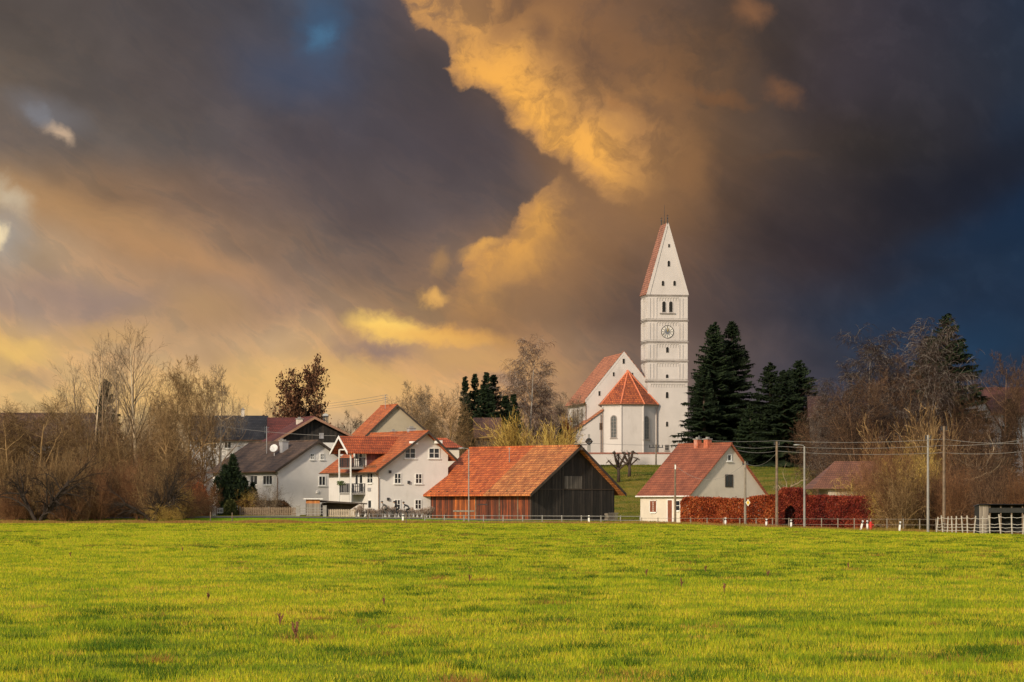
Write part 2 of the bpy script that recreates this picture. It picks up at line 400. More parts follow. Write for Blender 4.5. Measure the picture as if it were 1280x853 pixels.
def tiles(name, c1, c2, mortar, axis='y', row=.34, wid=.25, patch=None, zk=1.6, rough=.75, split=None, bump=.7):
    """roof tiles: courses follow the height, columns the ridge axis (object coordinates)"""
    m, n, bs = newmat(name)
    tc = n.n('ShaderNodeTexCoord').outputs['Object']
    x, y, z = n.sep(tc)
    al = y if axis == 'y' else x
    vec = n.xyz(al, n.m('MULTIPLY', z, zk))
    br = n.n('ShaderNodeTexBrick'); br.offset = .5
    n.L(vec, br.inputs['Vector'])
    br.inputs['Scale'].default_value = 1.0; br.inputs['Brick Width'].default_value = wid; br.inputs['Row Height'].default_value = row
    br.inputs['Mortar Size'].default_value = .03; br.inputs['Mortar Smooth'].default_value = .3; br.inputs['Bias'].default_value = 0
    br.inputs['Color1'].default_value = (*c1, 1); br.inputs['Color2'].default_value = (*c2, 1); br.inputs['Mortar'].default_value = (*mortar, 1)
    c = br.outputs[0]
    a = n.noise(tc, .7, 5, .65)[0]
    k = n.mr(a, .3, .72, .72, 1.22)
    c = n.mix(1.0, c, n.xyz(k, k, k), 'MULTIPLY')
    # shade in the gap under each course's lower lip, painted into the colour
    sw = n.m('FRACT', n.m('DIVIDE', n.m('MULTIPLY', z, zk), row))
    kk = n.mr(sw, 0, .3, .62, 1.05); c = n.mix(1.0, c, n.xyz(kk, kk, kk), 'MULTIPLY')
    if split:   # (y limit, colour): a part of the roof relaid with paler tiles
        w = n.m('ADD', al, n.m('MULTIPLY', n.m('SUBTRACT', n.noise(tc, 1.2, 3, .5)[0], .5), .25))
        c = n.mix(n.mr(w, split[0] - .05, split[0] + .05, 1, 0), c, n.mix(1.0, c, (*split[1], 1), 'MULTIPLY'))
    if patch:
        b = n.noise(tc, patch[1], 6, .7)[0]
        c = n.mix(n.mr(b, patch[2], patch[2] + .12, 0, patch[3]), c, (*patch[0], 1))
    n.L(c, bs.inputs['Base Color']); bs.inputs['Roughness'].default_value = rough
    b = n.n('ShaderNodeBump'); b.inputs['Strength'].default_value = bump; b.inputs['Distance'].default_value = .06
    n.L(n.m('ADD', n.m('MULTIPLY', sw, -1), br.outputs['Fac']), b.inputs['Height']) if False else n.L(sw, b.inputs['Height'])
    b.invert = True
    n.L(b.outputs[0], bs.inputs['Normal'])
    return m
def planks(name, c1, c2, axis='x', w=.22, rough=.8, stain=None, gap=(.012, .01, .008)):
    """upright boards: colour per board, dark joints, grain"""
    m, n, bs = newmat(name)
    tc = n.n('ShaderNodeTexCoord').outputs['Object']
    x, y, z = n.sep(tc); al = y if axis == 'y' else x
    q = n.m('DIVIDE', al, w); cell = n.m('FLOOR', q); fr = n.m('FRACT', q)
    wn = n.n('ShaderNodeTexWhiteNoise', noise_dimensions='1D'); n.L(cell, wn.inputs['W'])
    g = n.noise(n.v('MULTIPLY', tc, (6, 6, .35)), 1.6, 5, .65)[0]
    f = n.m('MULTIPLY', n.m('ADD', n.m('MULTIPLY', n.m('POWER', wn.outputs[0], 1.5), .75), .12), n.mr(g, .34, .62, .25, 1.5), clamp=True)
    c = n.mix(f, (*c1, 1), (*c2, 1))
    if stain:
        b = n.noise(n.v('MULTIPLY', tc, (.5, .5, .3)), stain[1], 5, .6)[0]
        c = n.mix(n.mr(b, stain[2], stain[2] + .2, 0, stain[3]), c, (*stain[0], 1))
    e = n.m('MULTIPLY', n.mr(fr, 0, .09), n.mr(fr, .91, 1, 1, 0))
    c = n.mix(e, (*gap, 1), c)
    n.L(c, bs.inputs['Base Color']); bs.inputs['Roughness'].default_value = rough
    b = n.n('ShaderNodeBump'); b.inputs['Strength'].default_value = .6; b.inputs['Distance'].default_value = .04
    n.L(e, b.inputs['Height']); n.L(b.outputs[0], bs.inputs['Normal'])
    return m
def toned(name, stops, rough=.85, trans=0.0, spec=.2):
    """foliage, leaves, twigs: colour picked by the per-vertex attribute 'tone'"""
    m, n, bs = newmat(name)
    at_ = n.n('ShaderNodeAttribute', attribute_name='tone')
    c = n.ramp(at_.outputs['Fac'], stops)
    oi = n.n('ShaderNodeObjectInfo')
    k = n.mr(oi.outputs['Random'], 0, 1, .8, 1.2, False)
    c = n.mix(1.0, c, n.xyz(k, k, k), 'MULTIPLY')
    n.L(c, bs.inputs['Base Color']); bs.inputs['Roughness'].default_value = rough; bs.inputs['Specular IOR Level'].default_value = spec
    if trans:
        tr = n.n('ShaderNodeBsdfTranslucent'); n.L(c, tr.inputs[0]); mx = n.n('ShaderNodeMixShader'); mx.inputs[0].default_value = trans
        o = n.t.nodes['Material Output']; n.L(bs.outputs[0], mx.inputs[1]); n.L(tr.outputs[0], mx.inputs[2]); n.L(mx.outputs[0], o.inputs[0])
    return m

PL = (.70, .66, .60)
plaster = simple('white_plaster', (.68, .645, .61), .85, .05, .6, bump=.15, bscale=6, dirt=((.42, .38, .33), .9, .56, .35))
plaster_church = simple('church_plaster', (.53, .485, .46), .85, .05, .35, bump=.1, bscale=3, dirt=((.34, .30, .27), .5, .5, .45))
plaster_warm = simple('cream_plaster', (.62, .55, .46), .85, .07, .6, dirt=((.35, .29, .22), .8, .55, .4))
plaster_tan = simple('tan_plaster', (.42, .35, .25), .85, .07, .6, dirt=((.22, .18, .13), .8, .55, .4))
white_paint = simple('white_paint', (.78, .76, .72), .5, .04)
grey_render = simple('grey_render', (.34, .33, .34), .85, .1, .5, dirt=((.16, .15, .14), .7, .5, .5))
glass = simple('window_glass', (.02, .023, .028), .12, .3, 2.0, spec=.6)
glass_grey = simple('leaded_glass', (.075, .08, .08), .35, .35, 4.0, spec=.5)
dark_hole = simple('dark_opening', (.01, .009, .008), .9, .2)
bargeboard = simple('dark_bargeboard', (.05, .035, .025), .7, .25)
wood_grey = planks('grey_boards', (.20, .165, .13), (.34, .29, .23), 'x', .16)
wood_grey_y = planks('grey_boards_side', (.20, .165, .13), (.34, .29, .23), 'y', .16)
wood_black = planks('black_boards', (.003, .003, .003), (.052, .040, .032), 'x', .24, stain=((.07, .058, .05), .9, .62, .3))
wood_red = planks('red_brown_boards', (.022, .010, .007), (.30, .065, .018), 'y', .26, stain=((.40, .11, .025), .8, .56, .6))
wood_orange = planks('orange_boards', (.10, .025, .008), (.60, .16, .03), 'y', .22)
wood_pale = planks('pale_boards', (.38, .31, .23), (.55, .46, .36), 'x', .14)
wood_post = simple('weathered_post', (.17, .12, .08), .85, .3, 3)
wood_post_pale = simple('pale_post', (.22, .185, .145), .8, .2, 3)
concrete = simple('concrete_post', (.26, .245, .225), .8, .15, 2)
metal_grey = simple('galvanised_metal', (.42, .42, .42), .4, .1, metal=.6)
metal_dark = simple('dark_metal', (.05, .05, .055), .5, .2, metal=.3)
copper = simple('copper_gutter', (.22, .12, .07), .5, .2, metal=.5)
cable_mat = simple('grey_cable', (.20, .19, .18), .6, .1)
red_paint = simple('red_paint', (.55, .03, .02), .45, .1)
black_paint = simple('black_paint', (.015, .015, .015), .5, .1)
gold = simple('gilt', (.75, .50, .10), .35, .1, metal=.7)
brick = simple('chimney_brick', (.30, .12, .07), .85, .25, 4, dirt=((.45, .36, .30), 1.5, .6, .7))
asphalt = simple('asphalt', (.085, .08, .075), .85, .2, .7, bump=.2)
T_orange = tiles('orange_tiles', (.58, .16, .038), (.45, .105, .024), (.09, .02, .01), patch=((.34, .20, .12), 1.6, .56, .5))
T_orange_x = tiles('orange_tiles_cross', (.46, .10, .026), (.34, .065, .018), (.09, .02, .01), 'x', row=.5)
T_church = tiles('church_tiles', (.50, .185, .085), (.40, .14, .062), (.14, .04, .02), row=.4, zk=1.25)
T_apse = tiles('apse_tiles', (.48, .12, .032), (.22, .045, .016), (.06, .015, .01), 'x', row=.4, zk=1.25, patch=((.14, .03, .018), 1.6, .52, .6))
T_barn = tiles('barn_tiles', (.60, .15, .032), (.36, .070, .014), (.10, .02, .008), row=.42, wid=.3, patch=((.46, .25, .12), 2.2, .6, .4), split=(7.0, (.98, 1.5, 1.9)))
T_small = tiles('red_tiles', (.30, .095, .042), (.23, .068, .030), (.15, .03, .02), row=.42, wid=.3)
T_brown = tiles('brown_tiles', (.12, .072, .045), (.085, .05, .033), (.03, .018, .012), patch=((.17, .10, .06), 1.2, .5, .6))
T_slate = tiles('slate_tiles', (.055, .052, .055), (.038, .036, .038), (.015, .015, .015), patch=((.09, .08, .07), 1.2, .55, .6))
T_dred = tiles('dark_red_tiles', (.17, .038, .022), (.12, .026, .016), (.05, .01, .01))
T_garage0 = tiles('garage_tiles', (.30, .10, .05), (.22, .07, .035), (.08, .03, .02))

# ------------------------------------------------------------------ facade helper
class Face:
    """a wall plane of a thing: local frame (u along the wall, z up, d outward)"""
    def __init__(s, root, kind, off=0.0, org=(0, 0)):
        s.root = root; s.kind = kind; s.off = off; s.org = org
        M = Matrix.Translation(root.location) @ Matrix.Rotation(root.rotation_euler.z, 4, 'Z'); s.M = M
        s.o = M @ Vector(s.p(0, 0, 0)); s.nrm = (M.to_3x3() @ (Vector(s.p(0, 0, 1)) - Vector(s.p(0, 0, 0)))).normalized()
        s.u = (M.to_3x3() @ (Vector(s.p(1, 0, 0)) - Vector(s.p(0, 0, 0)))).normalized()
    def p(s, u, z, d):
        if s.kind == 'front': return (s.org[0] + u, s.off - d, z)      # outward -y
        if s.kind == 'left': return (s.off - d, s.org[1] + u, z)       # outward -x
        if s.kind == 'right': return (s.off + d, s.org[1] + u, z)
        a = s.kind                                       # angle of outward normal, from -y towards +x ; off = distance
        ca, sa = math.cos(a), math.sin(a)
        return (s.org[0] + sa * (s.off + d) + ca * u, s.org[1] - ca * (s.off + d) + sa * u, z)
    def hit(s, px, py):
        r = Vector(((px - 640) / F, 1, (HZ - py) / F)); c = Vector((0, 0, CH))
        t = (s.o - c).dot(s.nrm) / r.dot(s.nrm); q = c + r * t
        return (q - s.o).dot(s.u), q.z - s.root.location.z
    def box(s, mb, u0, z0, u1, z1, d0, d1):
        mb.prism([(u0, z0), (u1, z0), (u1, z1), (u0, z1)], d0, d1, lambda a, b, t: s.p(a, b, t)); return mb
    def poly(s, mb, pts, d0, d1):
        mb.prism(pts, d0, d1, lambda a, b, t: s.p(a, b, t)); return mb
    def window(s, px0, py0, px1, py1, cols=2, rows=1, sill=True, fw=.09, frame=None, pane=None, shutters=None, arch=False, name='window', surround=0):
        cx, cy = (px0 + px1) / 2, (py0 + py1) / 2
        ua, _ = s.hit(px0, cy); ub, _ = s.hit(px1, cy); _, za = s.hit(cx, py1); _, zb = s.hit(cx, py0)
        return s.window_m(ua, za, ub, zb, cols, rows, sill, fw, frame, pane, shutters, arch, name, surround)
    def window_m(s, ua, za, ub, zb, cols=2, rows=1, sill=True, fw=.09, frame=None, pane=None, shutters=None, arch=False, name='window', surround=0):
        frame = frame or white_paint; pane = pane or glass
        mb = MB()
        if arch:
            r = (ub - ua) / 2; c = (ua + ub) / 2; zc = zb - r
            A = [(c + r * math.cos(t), zc + r * math.sin(t)) for t in np.linspace(0, math.pi, 9)]
            B = [(c + (r - fw) * math.cos(t), zc + (r - fw) * math.sin(t)) for t in np.linspace(0, math.pi, 9)]
            out = [(ub, za)] + A + [(ua, za)]; inn = [(ub - fw, za + fw)] + B + [(ua + fw, za + fw)]
            for i in range(len(out)):
                j = (i + 1) % len(out)
                s.poly(mb, [out[i], out[j], inn[j], inn[i]], .003, .07)
            pp = MB(); s.poly(pp, inn, .004, .025)
        else:
            s.box(mb, ua, za, ua + fw, zb, .003, .07); s.box(mb, ub - fw, za, ub, zb, .003, .07)
            s.box(mb, ua + fw, za, ub - fw, za + fw, .003, .07); s.box(mb, ua + fw, zb - fw, ub - fw, zb, .003, .07)
            pp = MB(); s.box(pp, ua + fw * .9, za + fw * .9, ub - fw * .9, zb - fw * .9, .004, .02)
        bw = .035 if not arch else .03
        for i in range(1, cols):
            u = ua + (ub - ua) * i / cols; s.box(mb, u - bw, za + fw, u + bw, zb - fw, .003, .062)
        for i in range(1, rows):
            z = za + (zb - za) * i / rows; s.box(mb, ua + fw, z - bw * .7, ub - fw, z + bw * .7, .003, .055)
        w = mb.build(name, frame, s.root)
        pp.build('pane', pane, w)
        if sill:
            m2 = MB(); s.box(m2, ua - .1, za - .09, ub + .1, za - .003, .003, .14); m2.build('sill', frame, w)
        if shutters:
            for (a, b) in ((ua - .55, ua - .04), (ub + .04, ub + .55)):
                m2 = MB(); s.box(m2, a, za - .03, b, zb + .03, .003, .06)
                for k in range(6):
                    zz = za + (zb - za) * (k + .5) / 6; s.box(m2, a + .05, zz - .04, b - .05, zz + .04, .06, .08)
                m2.build('shutter', shutters, w)
        return w

def wsolve(cx, Y, th, pxr):
    """length along direction th from (cx,Y) so that the end shows at column pxr"""
    k = (pxr - 640) / F; c, s_ = math.cos(th), math.sin(th)
    return (k * Y - cx) / (c - k * s_)

def gable_house(name, label, cat, px, Y, th, pxR, pxL, pyEL, apex, pyER, wall, roof, rt=.16, oe=.5, og=.5, base=None, barge=None, zb=None, fly=True):
    """near corner (px,Y); gable wall towards the right, eaves wall towards the left-back"""
    cx = gx(px, Y); w = wsolve(cx, Y, R(th), pxR); L = wsolve(cx, Y, R(th + 90), pxL)
    z0 = gz(cx, Y) if base is None else base
    h = thing(name, label, cat, (cx, Y, z0), R(th))
    fr = Face(h, 'front')
    zL = zpy(pyEL, Y) - z0; rx, rz = fr.hit(*apex); _, zR = fr.hit(pxR, pyER)
    zb = -1.2 if zb is None else zb
    mb = MB(); mb.prism([(0, zb), (w, zb), (w, zR), (rx, rz), (0, zL)], 0, L, lambda a, b, t: (a, t, b))
    wobj = mb.build('wall', wall, h)
    sl = (rz - zL) / rx; sr = (rz - zR) / (w - rx)
    xl, zl = -oe, zL - sl * oe; xr, zr = w + oe, zR - sr * oe
    e = .004
    mb = MB(); prof = [(xl, zl + e), (rx, rz + e), (xr, zr + e), (xr, zr + rt), (rx, rz + rt * 1.1), (xl, zl + rt)]
    mb.prism(prof, -og, L + og, lambda a, b, t: (a, t, b))
    ro = mb.build('roof', roof, h)
    if barge:
        mb = MB()
        for (a, za, b, zb_) in ((xl, zl, rx, rz), (xr, zr, rx, rz)):
            mb.prism([(a, za - .12), (a, za + rt + .03), (b, zb_ + rt + .04), (b, zb_ - .12)], -og - .05, -og + .0, lambda p, q, t: (p, t, q))
        mb.build('bargeboard', barge, ro)
    # ridge caps
    mb = MB(); mb.tube([(rx, -og, rz + rt), (rx, L + og, rz + rt)], .12, 6); mb.build('ridge_cap', roof, ro)
    h['_d'] = 0; del h['_d']
    return dict(root=h, w=w, L=L, z0=z0, zL=zL, zR=zR, rx=rx, rz=rz, sl=sl, sr=sr, front=fr, left=Face(h, 'left'), wall=wobj, roof=ro, rt=rt, oe=oe, og=og)
def chimney(H, x, y, h, w=.5, d=.5, mat=None, cap=None, below=1.2):
    """x,y in the house frame; top h above the ridge"""
    z = H['rz'] + h
    mb = MB(); mb.box(x - w/2, y - d/2, z - h - below, x + w/2, y + d/2, z)
    c = mb.build('chimney', mat or brick, H['roof'])
    mb = MB(); mb.box(x - w/2 - .08, y - d/2 - .08, z + .001, x + w/2 + .08, y + d/2 + .08, z + .1); mb.box(x - w/4, y - d/4, z + .1, x + w/4, y + d/4, z + .28)
    mb.build('chimney_cap', cap or concrete, c)
    return c
def gutter(H, side='left', mat=None):
    mat = mat or metal_grey
    x, z = (-H['oe'], H['zL'] - H['sl'] * H['oe']) if side == 'left' else (H['w'] + H['oe'], H['zR'] - H['sr'] * H['oe'])
    s_ = -1 if side == 'left' else 1
    mb = MB(); mb.tube([(x + s_ * .07, -H['og'], z + .04), (x + s_ * .07, H['L'] + H['og'], z + .04)], .075, 6)
    if side == 'left':
        mb.tube([(x + s_ * .07, -H['og'] + .1, z), (-.12, -.12, z - .5), (-.06, -.08, z - .7), (-.06, -.08, 0)], .05, 6)
    mb.build('gutter', mat, H['root'])

# ================================================================== ground
def grid_sheet(name, xs, ys, mat, off=0.0, zf=None):
    X, Y = np.meshgrid(xs, ys); Z = (zf or G)(X, Y) + off
    V = np.stack([X, Y, Z], -1).reshape(-1, 3); nx, ny = len(xs), len(ys)
    i = np.arange(nx - 1)[None] + (np.arange(ny - 1) * nx)[:, None]; i = i.ravel()
    Fc = np.stack([i, i + 1, i + nx + 1, i + nx], 1).ravel()
    return link(name, np_mesh(name, V, Fc, 4, mat, True))
def ground_material():
    m, n, bs = newmat('meadow')
    geo = n.n('ShaderNodeNewGeometry').outputs['Position']
    x, y, z = n.sep(geo)
    big = n.noise(n.v('MULTIPLY', geo, (1, .35, 0)), .07, 4, .55)[0]
    mid = n.noise(n.v('MULTIPLY', geo, (1, .5, 0)), .9, 5, .6)[0]
    fine = n.noise(geo, 14, 4, .7)[0]
    c = n.mix(n.mr(big, .35, .65), (.24, .26, .010, 1), (.37, .32, .014, 1))
    c = n.mix(n.mr(mid, .52, .68, 0, .7), c, (.13, .20, .012, 1))
    c = n.mix(n.mr(mid, .30, .42, .6, 0), c, (.42, .34, .03, 1))
    c = n.mix(n.mr(fine, .35, .65, 0, .35), c, (.13, .12, .015, 1))
    # the hill: duller turf with ochre patches
    hp = n.noise(geo, .22, 5, .6)[0]
    h = n.mix(n.mr(hp, .42, .6), (.10, .12, .012, 1), (.23, .17, .03, 1))
    c = n.mix(n.mr(y, 345, 362), c, h)
    n.L(c, bs.inputs['Base Color']); bs.inputs['Roughness'].default_value = .95; bs.inputs['Specular IOR Level'].default_value = .1
    b = n.n('ShaderNodeBump'); b.inputs['Strength'].default_value = .8; b.inputs['Distance'].default_value = .08
    n.L(n.noise(geo, 6, 5, .7)[0], b.inputs['Height']); n.L(b.outputs[0], bs.inputs['Normal'])
    return m
meadow = ground_material()
xs = np.unique(np.concatenate([np.linspace(-2500, -90, 16), np.arange(-90, 91, 2.0), np.linspace(90, 2500, 16)]))
ys = np.unique(np.concatenate([np.linspace(-300, 20, 8), np.arange(20, 300, 4.0), np.arange(300, 520, 2.0), np.linspace(520, 4000, 20)]))
field = grid_sheet('field', xs, ys, meadow); tag(field, 'yellow-green pasture rising to the village and the church hill', 'field', kind='structure')

def EDGE(x):   # where the pasture ends
    return np.interp(x, [-60, -28, -8, 12, 26, 34, 50, 90], [326, 330, 330, 322, 312, 306, 296, 270])
def road_strip():
    xs = np.arange(-70, 71, 1.5); V = []; 
    for x in xs:
        y0 = float(EDGE(x)) + 13.5
        for k in range(4):
            yy = y0 + k * 1.2; V.append((x, yy, gz(x, yy) + .05))
    V = np.array(V); n = len(xs); F_ = []
    for i in range(n - 1):
        for k in range(3): a = i * 4 + k; F_ += [a, a + 4, a + 5, a + 1]
    o = link('road', np_mesh('road', V, np.array(F_), 4, asphalt, True)); tag(o, 'narrow village road between the pasture and the gardens', 'road', kind='structure')
road_strip()

rng = np.random.default_rng(5)
def blades(name, pts, h, w, mat, tone, lean=.55, per=1):
    """one triangle per blade"""
    n = len(pts); a = rng.uniform(0, 2 * np.pi, n); ld = rng.uniform(0, 2 * np.pi, n); l = rng.uniform(.1, lean, n) * h
    dx, dy = np.cos(a) * w / 2, np.sin(a) * w / 2
    V = np.empty((n, 3, 3)); V[:, 0] = pts + np.stack([dx, dy, np.zeros(n)], 1); V[:, 1] = pts - np.stack([dx, dy, np.zeros(n)], 1)
    V[:, 2] = pts + np.stack([np.cos(ld) * l, np.sin(ld) * l, h], 1)
    T = np.repeat(tone, 3)
    return np_mesh(name, V.reshape(-1, 3), np.arange(3 * n), 3, mat, colors=T)
def vnoise(x, y, s, seed=0):
    """value noise for scattering"""
    r = np.random.default_rng(seed); g = r.random((256, 256)); x = x / s + 1000; y = y / s + 1000
    xi, yi = np.floor(x).astype(int), np.floor(y).astype(int); fx, fy = x - xi, y - yi
    fx = fx * fx * (3 - 2 * fx); fy = fy * fy * (3 - 2 * fy)
    a = g[xi % 256, yi % 256]; b = g[(xi + 1) % 256, yi % 256]; c = g[xi % 256, (yi + 1) % 256]; d = g[(xi + 1) % 256, (yi + 1) % 256]
    return (a * (1 - fx) + b * fx) * (1 - fy) + (c * (1 - fx) + d * fx) * fy
def fnoise(x, y, s, seed=0): return .55 * vnoise(x, y, s, seed) + .3 * vnoise(x, y, s / 2.1, seed + 1) + .15 * vnoise(x, y, s / 4.3, seed + 2)

grass_mat = toned('grass_blades', [(0, (.025, .075, .006)), (.2, (.09, .17, .008)), (.42, (.27, .33, .010)), (.66, (.50, .46, .015)), (.86, (.60, .42, .05)), (1, (.30, .13, .04))], .7, .4, .2)
def field_grass():
    N = 1600000
    q = rng.random(N); y = (28 ** .2 + q * (332 ** .2 - 28 ** .2)) ** 5
    hw = .168 * y + 8; x = rng.uniform(-1, 1, N) * hw
    k = y < EDGE(x) - .5; x, y = x[k], y[k]; n = len(x)
    t = fnoise(x, y * .55, 2.6, 1) ; t2 = fnoise(x, y * .5, 9, 7); t3 = fnoise(x, y * .6, .7, 13)
    tuft = .5 * np.clip((fnoise(x, y * .8, 1.1, 23) - .64) / .1, 0, 1)
    tone = .50 + (t - .5) * .25 + (t2 - .5) * .12 + (t3 - .5) * .65 + rng.normal(0, .16, n)
    tone = tone * (1 - tuft) + (.08 + rng.random(n) * .16) * tuft
    dry = (fnoise(x, y * .6, 1.3, 41) > .76) & (rng.random(n) < .5); tone[dry] = rng.uniform(.85, 1, dry.sum())
    h = (.03 + .035 * rng.random(n)) * (.35 + 1.3 * t3) * (1 + 1.3 * tuft) * np.interp(y, [33, 120, 330], [1, 1.2, 1.5])
    w = np.interp(y, [33, 60, 100, 200, 330], [.009, .012, .018, .035, .06]) * rng.uniform(.7, 1.3, n)
    return x, y, h, w, np.clip(tone, 0, 1)
x, y, h, w, tone = field_grass()
me = blades('field_grass', np.stack([x, y, G(x, y) - .005], 1), h, w, grass_mat, tone)
tag(link('field_grass', me), 'short yellow-green grass of the pasture with darker tufts', 'grass', kind='stuff')
def tussocks():
    N = 4400; q = rng.random(N); cy = (30 ** .9 + q * (318 ** .9 - 30 ** .9)) ** (1 / .9); cx = rng.uniform(-1, 1, N) * (.168 * cy + 7)
    k = (cy < EDGE(cx) - 2) & (fnoise(cx, cy * .4, 14, 51) > .42); cx, cy = cx[k], cy[k]
    X, Y_, H, Wd, T = [], [], [], [], []
    for a, b in zip(cx, cy):
        n = int(np.interp(b, [30, 80, 320], [130, 90, 50]) * rng.uniform(.5, 1.6)); r = rng.uniform(.08, .30) * (1 + b / 300); kind = rng.random()
        X.append(a + rng.normal(0, r, n)); Y_.append(b + rng.normal(0, r * 1.1, n)); H.append(rng.uniform(.05, .13, n) * rng.uniform(.6, 1.3))
        Wd.append(np.full(n, np.interp(b, [30, 100, 320], [.009, .016, .045]))); T.append(np.clip(rng.normal(.12 if kind < .9 else .97, .06 if kind < .9 else .03, n), 0, 1))
    X, Y_, H, Wd, T = map(np.concatenate, (X, Y_, H, Wd, T))
    me = blades('grass_tufts', np.stack([X, Y_, G(X, Y_) - .01], 1), H, Wd, grass_mat, T, 1.0)
    tag(link('grass_tufts', me), 'darker green and rusty tufts scattered through the pasture grass', 'grass', kind='stuff')
tussocks()
# rank dry strip along the edge of the pasture
dry_mat = toned('dry_grass', [(0, (.20, .18, .03)), (.4, (.40, .28, .06)), (.7, (.42, .21, .07)), (1, (.22, .09, .035))], .85, .3)
def verge():
    N = 150000; x = rng.uniform(-56, 54, N); x = x[(x < -6) | (rng.random(N) < .35)]; N = len(x); y = EDGE(x) + rng.normal(0, .9, N) + .6
    h = rng.uniform(.08, .36, N) * (.4 + 1.2 * fnoise(x, y, 3, 3)); t = np.clip(fnoise(x, y, 2.5, 9) * 1.1 + rng.normal(0, .15, N) - .05, 0, 1)
    me = blades('dry_verge', np.stack([x, y, G(x, y) - .01], 1), h, np.full(N, .045), dry_mat, t, .9)
    tag(link('dry_verge_grass', me), 'rank brown grass along the far edge of the pasture', 'grass', kind='stuff')
verge()
green_mat = toned('verge_green', [(0, (.12, .26, .01)), (1, (.30, .42, .015))], .7, .3)
def strip():
    N = 90000; x = rng.uniform(-56, 54, N); y = EDGE(x) + 1.5 + rng.random(N) * 11.5
    h = rng.uniform(.05, .12, N); t = np.clip(rng.normal(.5, .25, N), 0, 1)
    me = blades('roadside_grass', np.stack([x, y, G(x, y) - .01], 1), h, np.full(N, .06), green_mat, t, .6)
    tag(link('roadside_grass', me), 'fresh green grass strip between the pasture and the road', 'grass', kind='stuff')
strip()
hill_mat = toned('hill_grass_blades', [(0, (.07, .10, .012)), (.5, (.17, .17, .018)), (1, (.29, .20, .035))], .85, .3)
def hill():
    N = 130000; x = rng.uniform(0, 75, N); y = rng.uniform(352, 500, N)
    h = rng.uniform(.06, .2, N); t = np.clip(fnoise(x, y, 9, 17) * 1.6 - .35 + rng.normal(0, .12, N), 0, 1)
    me = blades('hill_grass', np.stack([x, y, G(x, y) - .01], 1), h, np.full(N, .09), hill_mat, t, .6)
    tag(link('hill_grass', me), 'rough grass on the church hill', 'grass', kind='stuff')
hill()

# dead weed stalks standing in the pasture
weed_mat = simple('dead_stalk', (.17, .07, .03), .9, .3, 20)
def dead_weed(px, py, hh, label, group=None, n=9, seed=0):
    Y = F * (CH - 0) / (py - HZ); x = gx(px, Y); z = gz(x, Y); Y = F * (CH - z) / (py - HZ); x = gx(px, Y); z = gz(x, Y)
    r = random.Random(seed); mb = MB()
    for i in range(n):
        a = r.uniform(0, 6.28); s_ = r.uniform(.05, .2) * hh; t = hh * r.uniform(.5, 1)
        p = [(0, 0, 0), (math.cos(a) * s_ * .4, math.sin(a) * s_ * .4, t * .5), (math.cos(a) * s_, math.sin(a) * s_, t)]
        mb.tube(p, [.006, .005, .012 if i % 2 else .003], 4)
        for k in range(3):
            q = Vector(p[2]) * (.6 + .15 * k); b = r.uniform(0, 6.28)
            mb.quad(q, q + Vector((math.cos(b) * .025, math.sin(b) * .025, .01)), q + Vector((math.cos(b) * .015, math.sin(b) * .015, .04)))
    me = mb.mesh('dead_weed'); me.materials.append(weed_mat)
    tag(link('dead_weed', me, None, (x, Y, z)), label, 'weed', group)
dead_weed(370, 800, .26, 'reddish dead weed stalk standing tallest in the middle of the pasture', seed=1, n=14)
wg = 'thin dead weed stalks dotted about the pasture'
for i, (a, b) in enumerate([(808, 722), (882, 716), (852, 734), (228, 690), (88, 697), (587, 728), (960, 722), (350, 782), (1060, 712), (260, 752), (905, 742), (480, 758)]):
    dead_weed(a, b, .2, 'thin brown dead weed stalk standing in the pasture', wg, 5, seed=i + 5)

